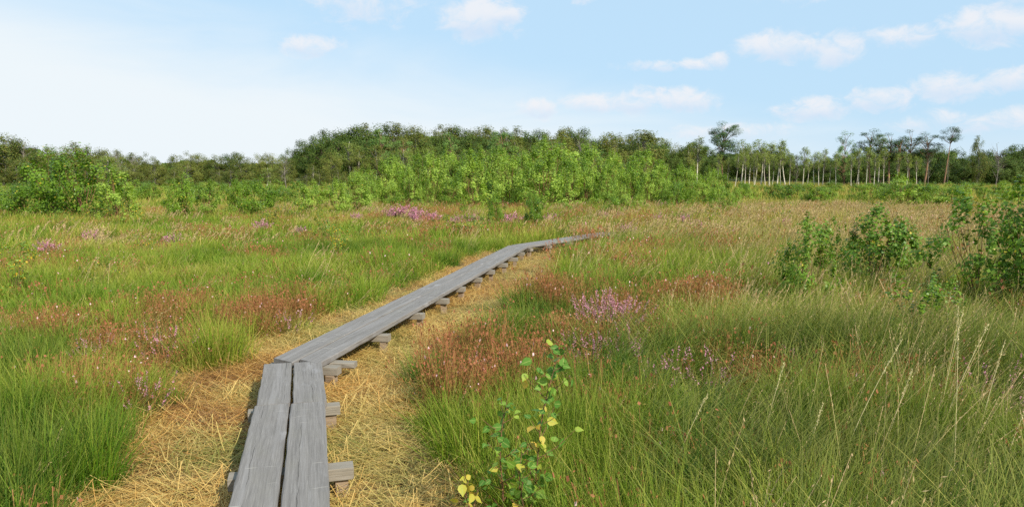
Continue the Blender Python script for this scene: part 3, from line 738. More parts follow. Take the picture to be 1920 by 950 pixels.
    sc = rng.uniform(.85, 1.5, n); tall = (1.2 + .5 * (to_px(X, Y)[0] > 700)) * (1 - .35 * clearing(X, Y))
    scatter('heath_plants', 'low rusty red heath plants dotted with pink bells', 'heath plants', h0 + h1, X, Y, rotz(n, .15, rng), s3(sc, sc * tall), IX, rng.uniform(.35, 1, n))
build_grass()

# ================================================================== HEATHER CLUMPS (things)
def heather_mesh(seed, n=60, rad=.3, h=.34, fl=12, s=.013, w=.004):
    """returns (twigs, flowers): spreading woody twigs whose upper halves are flower spikes"""
    rng = np.random.default_rng(seed); tg, fg = Geo(), Geo()
    a = rng.random(n) * 2 * np.pi; r = np.sqrt(rng.random(n)); base = np.stack([np.cos(a) * r * rad * .35, np.sin(a) * r * rad * .35, np.full(n, -.03)], 1)
    L = h * rng.uniform(.45, 1.3, n)
    P = blades(tg, base, a, L, r * .95 + rng.normal(0, .1, n), -.35, w, 4, rng.random(n), 0, rng, taper=0)
    for lv in (1, 2):
        for q in range(4): quads(tg, P[lv] + rng.normal(0, .018, (n, 3)), .02, rng, aspect=.3)
    for k in range(fl):
        f = k / fl; C = P[2] * (1 - f) + P[4] * f + rng.normal(0, s * .45, (n, 3))
        if f < .5: C = P[3] * (1 - f * 2) + P[4] * (f * 2) + rng.normal(0, s * .5, (n, 3))
        quads(fg, C, s * (1.5 - .6 * f), rng, aspect=.75)
    return tg.mesh('heather_twigs', [M_TWIG]), fg.mesh('heather_flowers', [M_HEATHER])
HV = [heather_mesh(1, 165, .60, .50, 20, .015), heather_mesh(2, 40, .24, .46, 16, .013), heather_mesh(3, 22, .14, .44, 16, .012),
      heather_mesh(4, 90, .5, .6, 10, .05, .01), heather_mesh(5, 70, .42, .55, 9, .045, .01)]
for i, (u, v, k, s, lab) in enumerate(HEATHER):
    x, y = HPOS[i]; z = float(ground_z(x, y))
    t = thing('heather_clump', lab, 'heather', (x, y, z + .02), i * 2.1, s * (.78 if v < 480 else 1), 'pink heather clumps on the heath')
    put('twigs', HV[k][0], t); put('flowers', HV[k][1], t)

# ================================================================== TREES AND BUSHES
def tree_mesh(seed, kind, H, Wd, leaves, leaf, mats, **kw):
    """(trunk mesh, crown mesh). Clump centres fill an envelope, a limb reaches each clump, leaves gather round it."""
    rng = np.random.default_rng(seed); tg, cg = Geo(), Geo()
    base = kw.get('base', .1); nc = kw.get('clumps', 40); cr = kw.get('cr', .13) * H; fl = kw.get('flat', 1.); tr = kw.get('tr', .02) * H
    lean = rng.normal(0, kw.get('lean', .03), 2) * H; bow = rng.normal(0, .03, 2) * H
    def trunk_at(f): return np.array([lean[0] * f + bow[0] * math.sin(f * 3.1), lean[1] * f + bow[1] * math.sin(f * 3.1), f * H * kw.get('ttop', .93)])
    zt = np.linspace(0, 1, 9); tp = np.array([trunk_at(f) for f in zt]); tp[0, 2] -= .3
    stems_n = kw.get('stems', 1)
    if stems_n == 1: tube(tg, tp, tr * (1 - zt * .88) * np.where(zt == 0, 1.25, 1), kw.get('sides', 7), 0)
    else:
        for k in range(stems_n):
            a = rng.random() * 6.28; rr = Wd * rng.uniform(.1, .42)
            q = np.array([[math.cos(a) * rr * f ** 1.1, math.sin(a) * rr * f ** 1.1, f * H * rng.uniform(.75, .95)] for f in zt]) + rng.normal(0, .012 * H, (9, 3)) * zt[:, None]
            q[0, 2] = -.15; tube(tg, q, tr * .7 * (1 - zt * .85), 5, 0)
    # envelope radius by relative height
    prof = kw.get('prof', 'oval')
    def env(f):
        if prof == 'oval': return math.sqrt(max(0, 1 - ((f - .48) / .54) ** 2))
        if prof == 'dome': return math.sqrt(max(0, 1 - (max(0, f - .3) / .72) ** 2)) * (.75 + .25 * min(1, f / .3))
        if prof == 'cone': return (1 - f) ** .75 * min(1, .55 + f * 2) + .04
        if prof == 'bush': return (1 - f ** 2.2) ** .6 * (.8 + .2 * min(1, f * 4)) + .05
        if prof == 'umbrella': return min(1, (f + .25)) * math.sqrt(max(0, 1 - (max(0, f - .45) / .57) ** 2))
        return 1
    cl = []
    tries = 0
    while len(cl) < nc and tries < nc * 40:
        tries += 1
        f = rng.random(); a = rng.random() * 6.28; e = env(f)
        if rng.random() > e: continue
        rr = Wd / 2 * e * math.sqrt(rng.uniform(.12, 1)); z = H * (base + (1 - base) * f) - cr * .25
        p0 = trunk_at(min(1, z / H)) if stems_n == 1 else np.zeros(3)
        c = np.array([p0[0] + math.cos(a) * rr * rng.uniform(.75, 1.15), p0[1] + math.sin(a) * rr * rng.uniform(.75, 1.15), z])
        if kw.get('sep') and any(np.linalg.norm((c - q[0]) * (1, 1, 1.6)) < kw['sep'] * H for q in cl): continue
        cl.append((c, f))
    per = max(4, leaves // max(1, len(cl)))
    for c, f in cl:
        zb = max(.02, (c[2] / H) - rng.uniform(.06, .20) * (1 if kind != 'birch' else 1.4))
        if stems_n == 1:
            s0 = trunk_at(min(.95, max(kw.get('minb', .12), zb)))
            mid = (s0 + c) / 2 + np.array([0, 0, .03 * H * rng.uniform(-1, 1)])
            tube(tg, [s0, mid, c], [tr * .32, tr * .2, tr * .08], 4, 1 if len(mats[0]) > 1 else 0)
        elif rng.random() < .6:
            s0 = np.array([c[0] * .5, c[1] * .5, c[2] * .45]); tube(tg, [s0, (s0 + c) / 2 + (0, 0, .02 * H), c], [tr * .3, tr * .2, tr * .1], 4, 0)
        k = int(per * rng.uniform(.6, 1.4)); rad = cr * rng.uniform(.65, 1.25)
        P = rng.normal(size=(k, 3)); P /= np.linalg.norm(P, axis=1)[:, None]; P *= (rng.random(k) ** .45)[:, None] * rad
        P[:, 2] *= fl
        if kind == 'birch':                     # drooping strings
            P[:, 2] = -np.abs(P[:, 2]) * 1.5 + rad * .6
        if kw.get('spire') and rng.random() < kw['spire']:
            P[:, :2] *= .35; P[:, 2] = np.abs(P[:, 2]) * 2.2; P[:, 2] -= rad * .4
        C = c + P; C[:, 2] = np.maximum(C[:, 2], .03)
        nm = P / (rad + 1e-6); nm[:, 2] += .1
        out = np.array([c[0], c[1], (c[2] - H * .45) * .8]); out = out / (np.linalg.norm(out) + 1e-6)
        quads(cg, C, leaf * rng.uniform(.65, 1.3, k), rng, c=rng.random(), up=kw.get('up', .25), aspect=kw.get('asp', .8), nrm=(nm * .7 + out * .5) * kw.get('nf', 1.))
    return tg.mesh('trunk', mats[0]), cg.mesh('crown', mats[1])

def variants(n, seed, *a, **kw): return [tree_mesh(seed + i, *a, **kw) for i in range(n)]
def plant(name, label, cat, mesh, x, y, H, baseH, Wf=1., group=None, rz=None, zoff=0., parts=('trunk', 'crown')):
    z = float(ground_z(x, y)) + zoff; s = (H - zoff) / baseH
    t = thing(name, label, cat, (x, y, z), random.random() * 6.28 if rz is None else rz, (s * Wf, s * Wf, s), group)
    put(parts[0], mesh[0], t); put(parts[1], mesh[1], t)
    return t
# prototypes, all 10 units tall unless noted
OAK = variants(5, 300, 'oak', 10, 9, 9500, .25, ([M_BARK], [M_OAK]), clumps=60, cr=.13, prof='dome', base=.2, tr=.026)
OLV = variants(5, 320, 'oak', 10, 7.6, 8000, .22, ([M_GREYBARK], [M_OLIVE]), clumps=55, cr=.115, prof='oval', base=.06, tr=.018)
FBR = variants(6, 340, 'birch', 10, 4.6, 3600, .19, ([M_BIRCHBARK, M_GREYBARK], [M_FBIRCH]), clumps=44, cr=.085, prof='oval', base=.42, tr=.022, minb=.35, lean=.05)
FBS = variants(6, 470, 'birch', 10, 3.6, 1700, .19, ([M_BIRCHBARK, M_GREYBARK], [M_FBIRCH]), clumps=30, cr=.08, prof='oval', base=.56, tr=.0155, minb=.5, lean=.06)
FBD = variants(3, 360, 'birch', 10, 5.2, 6500, .21, ([M_BIRCHBARK, M_GREYBARK], [M_OLIVE]), clumps=60, cr=.10, prof='oval', base=.12, tr=.015, minb=.2)
PIN = variants(4, 380, 'pine', 10, 4.4, 5600, .20, ([M_PINEBARK], [M_PINE]), clumps=30, cr=.095, flat=.5, prof='oval', base=.52, tr=.019, minb=.55, asp=.35, up=.5, sep=.05, lean=.04)
PNW = variants(2, 390, 'pine', 10, 7.5, 9000, .24, ([M_PINEBARK], [M_PINE]), clumps=40, cr=.115, flat=.42, prof='umbrella', base=.40, tr=.02, minb=.35, asp=.35, up=.5, sep=.07)
PND = variants(3, 400, 'pine', 10, 7.5, 5200, .30, ([M_PINEBARK], [M_LPINE]), clumps=46, cr=.105, flat=.5, prof='dome', base=.15, tr=.02, asp=.4, up=.5, sep=.06)
DED = variants(2, 410, 'oak', 10, 4.4, 120, .16, ([M_GREYBARK], [M_FBIRCH]), clumps=46, cr=.07, prof='oval', base=.32, tr=.012)
YB = variants(7, 420, 'young', 3.5, 1.9, 5200, .08, ([M_SAPBARK], [M_BIRCH]), clumps=52, cr=.10, prof='bush', base=.0, tr=.008, stems=5, spire=.55, up=.35)
SHB = variants(5, 440, 'shrub', 2, 1.9, 4200, .07, ([M_SAPBARK], [M_SHRUB]), clumps=46, cr=.14, prof='bush', base=.0, tr=.010, stems=6, spire=.2, up=.3)
SPR = variants(4, 450, 'shrub', 1.4, 1.2, 800, .052, ([M_SAPBARK], [M_YSHRUB]), clumps=26, cr=.12, prof='oval', base=.05, tr=.008, stems=5, spire=.3)
NSH = variants(4, 460, 'shrub', 1.4, 1.2, 4300, .046, ([M_SAPBARK], [M_NEAR]), clumps=52, cr=.115, prof='oval', base=.06, tr=.0065, stems=7, spire=.3, up=.2, asp=.85, sep=.05)
NSA = variants(4, 480, 'shrub', 1.4, 1.3, 2500, .044, ([M_SAPBARK], [M_NEAR]), clumps=44, cr=.10, prof='oval', base=.06, tr=.0065, stems=8, spire=.35, up=.2, asp=.85, sep=.06)
SAP = variants(2, 470, 'shrub', 1.4, 1.0, 800, .05, ([M_SAPBARK], [M_SHRUB]), clumps=26, cr=.10, prof='oval', base=.25, tr=.006, stems=4, spire=.3, asp=.85)

# ---- far wood: skyline rows given as (pixel x, pixel y of the top)
SKY = np.array([(-200, 262), (0, 265), (60, 270), (110, 284), (160, 282), (205, 288), (240, 292), (270, 298), (300, 303), (325, 300), (345, 294), (370, 297), (400, 292), (430, 302), (500, 298), (545, 300), (556, 275), (580, 262), (600, 262), (625, 246), (700, 237),
                (740, 236), (780, 233), (830, 238), (860, 240), (900, 238), (950, 235), (990, 243), (1010, 246), (1060, 238), (1095, 244), (1110, 258), (1150, 250), (1170, 252), (1200, 248), (1235, 258), (1255, 274), (1290, 262),
                (1340, 276), (1400, 270), (1450, 275), (1490, 300), (1540, 296), (1600, 290), (1700, 282), (1760, 280), (1790, 292), (1820, 294), (1850, 285), (1900, 276), (1960, 272), (2150, 268)])
SKY[:, 1] -= np.where(SKY[:, 0] < 548, 11, np.where(SKY[:, 0] > 1480, 10, 0))
def sky_y(u): return float(np.interp(u, SKY[:, 0], SKY[:, 1]))
rnd = random.Random(5)
def row(u0, u1, du, dist, fn, pick, jit=.35, djit=6):
    u = u0
    while u < u1:
        uu = u + rnd.uniform(-jit, jit) * du; d = dist + rnd.uniform(-djit, djit)
        fn(uu, d, pick); u += du
n_wood = 0
def wood_tree(kind, u, d, top, label, group, wf=1.):
    K = {'oak': (OAK, 'oak_tree', 'oak'), 'olive': (OLV, 'broadleaf_tree', 'tree'), 'birch': (FBR, 'birch_tree', 'birch'), 'sbirch': (FBS, 'birch_tree', 'birch'), 'dbirch': (FBD, 'birch_tree', 'birch'), 'pine': (PIN, 'pine_tree', 'pine'),
         'wpine': (PNW, 'pine_tree', 'pine'), 'dpine': (PND, 'pine_tree', 'pine'), 'dead': (DED, 'dead_tree', 'dead tree')}[kind]
    x = col_x(u, d); zg = float(ground_z(x, d)); H = hgt(top, d) - zg
    return plant(K[1], label, K[2], rnd.choice(K[0]), x, d, H * 1.01, 10, wf, group)
# left wood
for k, u in enumerate(np.arange(-190, 555, 26)):
    uu = u + rnd.uniform(-9, 9); d = 165 + rnd.uniform(-6, 6)
    wood_tree('olive' if rnd.random() < .75 else 'oak', uu, d, sky_y(uu) + rnd.uniform(-3, 7), 'olive green broadleaf tree along the skyline of the left wood', 'skyline trees of the left wood', 1.15)
for k, u in enumerate(np.arange(-190, 690, 33)):
    uu = u + rnd.uniform(-12, 12); d = 128 + rnd.uniform(-7, 7)
    wood_tree(rnd.choice(['olive', 'olive', 'dbirch']), uu, d, 311 + rnd.uniform(-10, 14) + (uu > 540) * 4 - (uu < 120) * 10, 'low brownish green tree in the front row of the left wood', 'low front trees of the left wood', 1.45)
for u, top, lab in ((230, 283, 'wispy bare-topped tree on the left skyline, left of a gap'), (262, 285, 'wispy bare-topped tree on the left skyline, right of its twin')):
    wood_tree('dead', u, 150, top, lab, None, 1.2)
# bright yellow-green birch beyond the left bushes, white-limbed birch at the wood's foot
wood_tree('birch', 205, 112, 290, 'yellow green birch rising just behind the big left bushes', None, 1.6)
wood_tree('dead', 541, 118, 286, 'white-limbed half bare birch at the foot of the dark wood', None, 1.1)
wood_tree('birch', 503, 118, 312, 'small orange tinted birch left of the white-limbed one', None, 1.4)
# central wood
for k, u in enumerate(np.arange(560, 1265, 23)):
    uu = u + rnd.uniform(-8, 8); d = 196 + rnd.uniform(-6, 6)
    wood_tree('oak' if uu < 690 else rnd.choice(['olive', 'dbirch', 'oak', 'olive']), uu, d, sky_y(uu) + rnd.uniform(-3, 5), 'dark oak at the shoulder of the central wood' if uu < 690 else 'tree on the skyline of the central wood', 'dark oaks at the shoulder' if uu < 690 else 'skyline trees of the central wood', 1.05)
for k, u in enumerate(np.arange(575, 1270, 30)):
    uu = u + rnd.uniform(-10, 10); d = 176 + rnd.uniform(-6, 6)
    wood_tree('oak' if uu < 640 else rnd.choice(['olive', 'dbirch', 'dpine', 'oak']), uu, d, sky_y(uu) + 17 + rnd.uniform(-4, 10), 'tree in the second row of the central wood', 'second row of the central wood', 1.1)
for k, u in enumerate(np.arange(600, 1250, 34)):
    uu = u + rnd.uniform(-10, 10); d = 152 + rnd.uniform(-6, 6)
    wood_tree(rnd.choice(['dbirch', 'olive', 'birch']), uu, d, sky_y(uu) + 44 + rnd.uniform(-8, 10), 'lower olive tree in front of the central wood', 'lower front trees of the central wood', 1.2)
for u, top, d, wf, kd, lab in ((940, 238, 158, .9, 'dpine', 'bright green bushy pine standing out in the central wood'), (843, 250, 160, .8, 'dpine', 'smaller layered pine left of the bright green bushy pine'),
                           (715, 244, 166, .8, 'dpine', 'layered grey green pine high on the left shoulder'), (757, 256, 160, .7, 'dpine', 'second layered pine right of the shoulder pine'),
                           (665, 262, 160, 1.2, 'birch', 'pale olive birch with a white stem on the wood shoulder'), (1150, 252, 160, 1.1, 'olive', 'rounded light olive tree right of the leaning stems'),
                           (1085, 245, 158, .9, 'dead', 'bare grey-stemmed tree above the right side of the thicket'), (1103, 252, 158, .8, 'dead', 'bare pinkish stem just right of the grey-stemmed tree'),
                           (1202, 248, 160, 1.6, 'dbirch', 'domed birch with fine pale twigs right of the olive tree')):
    wood_tree(kd, u, d, top, lab, None, wf)
# right wood
for k, u in enumerate(np.arange(1215, 2130, 27)):
    uu = u + rnd.uniform(-9, 9); d = 186 + rnd.uniform(-6, 6)
    wood_tree('oak' if uu > 1490 else rnd.choice(['oak', 'olive', 'oak']), uu, d, sky_y(uu) + rnd.uniform(2, 10), 'dark oak forming the backdrop of the right wood', 'dark backdrop oaks of the right wood', 1.15)
for k, u in enumerate(np.arange(1540, 2130, 36)):
    uu = u + rnd.uniform(-9, 9); d = 166 + rnd.uniform(-5, 5)
    wood_tree('oak', uu, d, max(sky_y(uu), 275) + rnd.uniform(12, 24), 'lower dark oak behind the slim pines', 'lower dark oaks of the right wood', 1.3)
for u, top, kd, wf, lab in ((1303, 258, 'sbirch', 1.0, 'pale birch with a thin crown left of the lone spreading pine'), (1288, 272, 'dbirch', 1.0, 'low olive birch beside the pale thin birch'), (1352, 231, 'wpine', .85, 'dark spreading pine with a flat crown rising alone'),
                            (1385, 262, 'sbirch', 1.0, 'white-stemmed birch just right of the dark spreading pine'), (1330, 292, 'oak', .9, 'small dark tree under the left side of the spreading pine'), (1400, 268, 'sbirch', 1., 'slim birch second right of the dark spreading pine'),
                            (1422, 262, 'sbirch', 1.1, 'birch with a broad thin crown, first of the dense birch stand'), (1438, 266, 'sbirch', 1., 'birch with crooked stem in the middle of the birch stand'), (1452, 264, 'sbirch', 1.1, 'birch with tall thin crown in the birch stand'),
                            (1468, 270, 'sbirch', 1., 'birch closing the right end of the dense birch stand'), (1486, 286, 'dead', .9, 'half bare thin birch in the gap right of the birch stand'), (1500, 278, 'sbirch', .8, 'sparse birch alone in the gap before the pines'),
                            (1522, 284, 'sbirch', .9, 'ragged birch left of the first green-crowned pine'), (1537, 280, 'sbirch', .8, 'thin white birch next to the first green-crowned pine'), (1548, 298, 'sbirch', .8, 'short white birch below the first green-crowned pine'),
                            (1577, 248, 'dpine', .55, 'pine with a full light green crown, first of the tall pines'), (1626, 243, 'pine', 1., 'slim pine with twin pale stems right of the light green pine'), (1640, 256, 'sbirch', .8, 'yellow green birch beside the slim twin-stemmed pine'),
                            (1600, 300, 'sbirch', .8, 'short white birch stem between the two leading pines'), (1660, 250, 'pine', 1.25, 'dark pine with a wide crown in the middle of the pine row'), (1674, 258, 'pine', 1.1, 'dark pine leaning right behind the wide crowned one'),
                            (1697, 244, 'pine', .95, 'pine with a compact dark crown third from the right'), (1725, 248, 'pine', 1.05, 'pine with a flat crown leaning over the dark oaks'), (1733, 270, 'dead', .8, 'pale bare-branched tree under the flat-crowned pine'),
                            (1823, 258, 'olive', .5, 'airy round-crowned tree rising above the dark oaks at right'), (1858, 268, 'dead', 1.1, 'leafless grey treetop at the far right skyline'), (1410, 285, 'sbirch', .9, 'short birch below the broad thin crowned one')):
    d = 146 if kd in ('sbirch', 'dead', 'wpine', 'dpine', 'pine') else 160
    t = wood_tree(kd, u, d + rnd.uniform(-3, 3), top, lab, None, wf)
# the lone tall pine with a long orange trunk, and its broken neighbour
LP = tree_mesh(501, 'pine', 10, 3.4, 2400, .20, ([M_PINEBARK], [M_PINE]), clumps=16, cr=.085, flat=.6, prof='dome', base=.80, tr=.014, minb=.78, asp=.35, up=.5, lean=.0)
x = col_x(1762, 140); t = plant('pine_tree', 'very tall slim pine with long orange trunk and tuft on top', 'pine', LP, x, 140, hgt(240, 140), 10, 1.0); t.rotation_euler = (0, .105, .0)
x = col_x(1768, 141); t = plant('dead_tree', 'broken orange pine stem leaning beside the tall slim pine', 'dead tree', DED[1], x, 141, hgt(285, 141), 10, .45); t.rotation_euler = (0, .06, 1.)
for k, (u, top) in enumerate(((1340, 290), (1360, 295), (1374, 285), (1392, 282), (1410, 292), (1431, 280), (1443, 290), (1460, 284), (1475, 290), (1508, 295), (1530, 288), (1562, 285), (1590, 290), (1604, 280), (1618, 278), (1632, 285), (1650, 280), (1676, 290), (1693, 285), (1712, 290))):
    wood_tree('sbirch', u, 139 + rnd.uniform(-3, 3), top, 'slim white-stemmed birch along the foot of the right wood', 'slim white birches at the foot of the right wood', .75)

# ---- a dense far wood behind everything, reads as one mass
def far_wood():
    rng = np.random.default_rng(9); geo = Geo(); n = 72000
    u = rng.uniform(-260, 2200, n); d = rng.uniform(205, 240, n)
    x = (u - CX) / F * d; top = np.interp(u, SKY[:, 0], SKY[:, 1]) + 13 + 14 * fbm(u / 26, u * 0, 91, 3)
    H = EYE + (HZ - top) / F * d; z = ground_z(x, d) + rng.random(n) * np.maximum(2., H - ground_z(x, d))
    quads(geo, np.stack([x, d, z], 1), rng.uniform(.6, 1.3, n), rng, c=fbm(u / 18, z / 2.5, 93, 2), up=.25)
    tag(put('woods', geo.mesh('woods', [M_OAK])), 'dense dark wood closing the horizon behind the rows of trees', 'wood', kind='stuff')
far_wood()

# ---- the central thicket of young birches
TOPS = np.array([(640, 345), (690, 328), (705, 320), (730, 310), (770, 302), (800, 296), (840, 288), (880, 285), (930, 286), (1000, 282), (1040, 276), (1100, 283), (1150, 290), (1200, 292), (1235, 305), (1290, 318), (1340, 332), (1380, 345)])
def zone(u): return 'left end' if u < 800 else 'middle' if u < 1100 else 'right end'
for r_, (d, k_, lab) in enumerate(((57, 0, 'back'), (50, 5, 'middle'), (44, 22, 'front'))):
    for u in np.arange(665 if r_ < 2 else 700, 1390, 30 if r_ < 2 else 36):
        uu = u + rnd.uniform(-10, 10); dd = d + rnd.uniform(-3.5, 2.5)
        top = float(np.interp(uu, TOPS[:, 0], TOPS[:, 1])) - 9 + k_ * (1 if uu < 1200 else .5) + rnd.uniform(-8, 9) + 22 * (r_ == 2 and rnd.random() < .3)
        x = col_x(uu, dd); dk_ = rnd.random() < .10
        plant('young_birch', f'{"dark" if dk_ else "bright"} green young birch in the {lab} row at the {zone(uu)} of the thicket', 'young birch', rnd.choice(SHB) if dk_ else rnd.choice(YB), x, dd, max(.8, hgt(top, dd)) * (.86 if dk_ else 1), 2 if dk_ else 3.5, (.75 if dk_ else 1.2) * rnd.uniform(.85, 1.4), f'{"dark" if dk_ else "bright"} young birches in the {lab} row at the {zone(uu)}')
# ---- individual mid-ground bushes: pixel x, base y, top y, pixel width, kind, label
MID = [(95, 404, 292, 120, 'S', 'big rounded dark green bush at the left, the left one of a trio'), (160, 408, 286, 130, 'S', 'tallest dark green bush in the left trio'), (222, 412, 318, 80, 'B', 'pale-stemmed lighter green birch bush, right one of the left trio'),
       (14, 400, 352, 80, 'S', 'low dark green bush cut by the left edge'), (52, 408, 345, 80, 'S', 'low green bush between the left edge and the big trio'), (-50, 405, 340, 90, 'S', 'dark green bush just past the left edge'),
       (345, 408, 328, 62, 'S', 'narrow dark birch bush with a pointed top left of centre'), (388, 404, 340, 60, 'B', 'lighter green birch bush beside the pointed dark one'), (452, 402, 340, 56, 'S', 'dark birch bush, left one of a close pair'),
       (488, 406, 336, 62, 'S', 'dark glossy birch bush, right one of a close pair'), (578, 402, 348, 60, 'B', 'small olive birch bush with bare stems by the tan grass'), (630, 402, 340, 60, 'B', 'light green birch bush left of the thicket'), (672, 398, 332, 60, 'B', 'light green birch bush at the left foot of the thicket'),
       (618, 462, 402, 74, 'P', 'thin greyish sapling in the left meadow'), (634, 486, 415, 48, 'P', 'thin yellowing sapling in front of the greyish sapling'), (712, 462, 420, 34, 'P', 'small sapling with yellow leaves right of the greyish sapling'),
       (930, 418, 362, 44, 'S', 'small dark birch standing before the thicket, left one of two'), (1000, 428, 370, 46, 'S', 'small dark birch standing before the thicket, right one of two'), (860, 440, 408, 100, 'P', 'low wide sparse bush before the heather bank'), (905, 438, 405, 60, 'P', 'low sparse bush left of the small dark birch'),
       (1340, 424, 384, 42, 'P', 'small lone bush with yellowish leaves in the tan grass'), (275, 470, 424, 46, 'P', 'thin small sapling in the middle of the left meadow'), (190, 530, 482, 70, 'P', 'thin low sapling in the near left meadow'), (30, 548, 455, 90, 'P', 'yellow green sapling bush by the left edge'),
       (1270, 390, 345, 56, 'S', 'dark green birch at the right foot of the thicket'), (1690, 392, 328, 82, 'B', 'light green birch bush rising over the tan grass on the right'), (1786, 392, 348, 60, 'S', 'dark green bush right of the light green birch bush'), (1735, 392, 360, 70, 'B', 'low light green bush between the two right bushes')]
KM = {'S': (SHB, 2, 1.9, 'birch_bush'), 'B': (YB, 3.5, 1.9, 'birch_bush'), 'P': (SPR, 1.4, 1.2, 'sapling')}
for u, vb, vt, wp, kd, lab in MID:
    x, y = pix(u, vb, .12); H = hgt(vt, y) * 1.07; vs, bh, bw, nm = KM[kd]; s = H / bh
    wf = wp / F * y / bw / s; plant(nm, lab, 'bush' if kd != 'P' else 'sapling', rnd.choice(vs), x, y, H, bh, wf * 1.1)
# ---- low scrub band
def band(n, u0, u1, d0, d1, t0, t1, lab, grp, kinds, wf=1.3):
    for k in range(n):
        u = u0 + (u1 - u0) * (k + rnd.random()) / n; d = rnd.uniform(d0, d1); x = col_x(u, d); H = max(.7, hgt(rnd.uniform(t0, t1), d)); kd = rnd.choice(kinds)
        vs, bh, bw, nm = KM[kd]; plant('low_bush', lab, 'bush', rnd.choice(vs), x, d, H, bh, wf * rnd.uniform(.85, 1.3), grp)
band(44, 1190, 2080, 47, 58, 340, 354, 'low green bush in the scrub band behind the tan grass', 'bushes behind the tan grass', 'SBB', 1.5)
band(40, 1240, 2100, 68, 100, 338, 347, 'low green bush at the foot of the right wood', 'bushes at the foot of the right wood', 'SBS', 1.8)
band(34, -150, 720, 46, 62, 338, 356, 'low green bush in the scrub behind the left meadow', 'bushes behind the left meadow', 'SBB', 1.4)
band(46, -150, 740, 64, 108, 334, 347, 'olive bush at the foot of the left wood', 'bushes at the foot of the left wood', 'SBB', 1.8)
band(14, -60, 640, 24, 40, 372, 398, 'thin small sapling scattered over the left meadow', 'thin saplings scattered over the left meadow', 'P', 1.2)
band(10, 1240, 1900, 26, 42, 362, 385, 'thin small sapling scattered in the tan grass', 'thin saplings scattered in the tan grass', 'P', 1.3)
band(16, 700, 1390, 34, 43, 358, 380, 'small bush standing out in front of the central thicket', 'small bushes in front of the central thicket', 'SBPB', 1.3)
# ---- near bushes on the right
NEAR = [(1518, 580, 412, 96, NSH, 1.1, 'near birch bush with glossy leaves, leftmost of the right-hand bushes', 'birch_bush'), (1636, 545, 384, 116, NSH, 1.4, 'dense dark green rounded bush in the middle of the right-hand bushes', 'birch_bush'),
        (1832, 580, 368, 150, NSA, 1.4, 'large dense bush at the right with a dark heart', 'birch_bush'), (1920, 590, 352, 140, NSA, 1.4, 'large bush cut by the right edge with brownish twigs', 'birch_bush'), (1760, 520, 425, 60, SAP, 1.4, 'thin twiggy sapling left of the large right bush', 'sapling'),
        (1990, 600, 340, 160, NSA, 1.4, 'large bush beyond the right edge', 'birch_bush'), (1565, 520, 400, 50, SAP, 1.4, 'thin shoot with big leaves between two right-hand bushes', 'sapling'),
        (1720, 690, 520, 130, SAP, 1.4, 'sparse grey green sapling low in the moor grass', 'sapling'), (1768, 640, 505, 70, SAP, 1.4, 'bluish sapling with one yellow leaf beside the large bush', 'sapling'),
        (1905, 470, 336, 90, SAP, 1.4, 'tall thin sapling reaching above the right-edge bush', 'sapling')]
for i, (u, vb, vt, wp, vs, bh, lab, nm) in enumerate(NEAR):
    x, y = pix(u, vb, .05); H = hgt(vt, y); s = H / 1.4
    t = plant(nm, lab, 'bush' if nm == 'birch_bush' else 'sapling', vs[i % len(vs)], x, y, H, 1.4, wp / F * y / 1.0 / s * 1.12, rz=i * 1.3)

# ---- foreground birch saplings with real heart-shaped leaves
def heart_leaves(geo, C, D_, size, rng, v):
    """birch leaves: toothless rhombic-heart outline folded along the midrib"""
    out = np.array([(0, 0, 0), (.12, .28, .03), (.38, .40, .06), (.62, .30, .05), (.85, .12, .02), (1.05, 0, -.04), (.85, -.12, .02), (.62, -.30, .05), (.38, -.40, .06), (.12, -.28, .03)])
    mid = np.array([(0.1, 0, 0), (.4, 0, -.02), (.65, 0, -.02), (.85, 0, -.02)])
    for c, d, s, vv in zip(C, D_, size, v):
        d = d / np.linalg.norm(d); nr = rng.normal(size=3) * .6 + np.array([.25, -.75, .55]); nr -= d * nr.dot(d); nr /= np.linalg.norm(nr); b = np.cross(nr, d)
        M = np.stack([d, b, nr]); P = np.vstack([out, mid]); P = P + np.column_stack([np.zeros(14), np.zeros(14), -P[:, 0] ** 2 * rng.uniform(0, .25)])
        V = c + (P * s) @ M
        Fc = [(0, 10, 1, 1), (1, 10, 11, 2), (2, 11, 12, 3), (3, 12, 13, 4), (4, 13, 5, 5), (0, 9, 10, 10), (9, 8, 11, 10), (8, 7, 12, 11), (7, 6, 13, 12), (6, 5, 13, 13)]
        geo.add(V, Fc, 0, v=vv, t=np.r_[np.ones(10), np.zeros(4)])
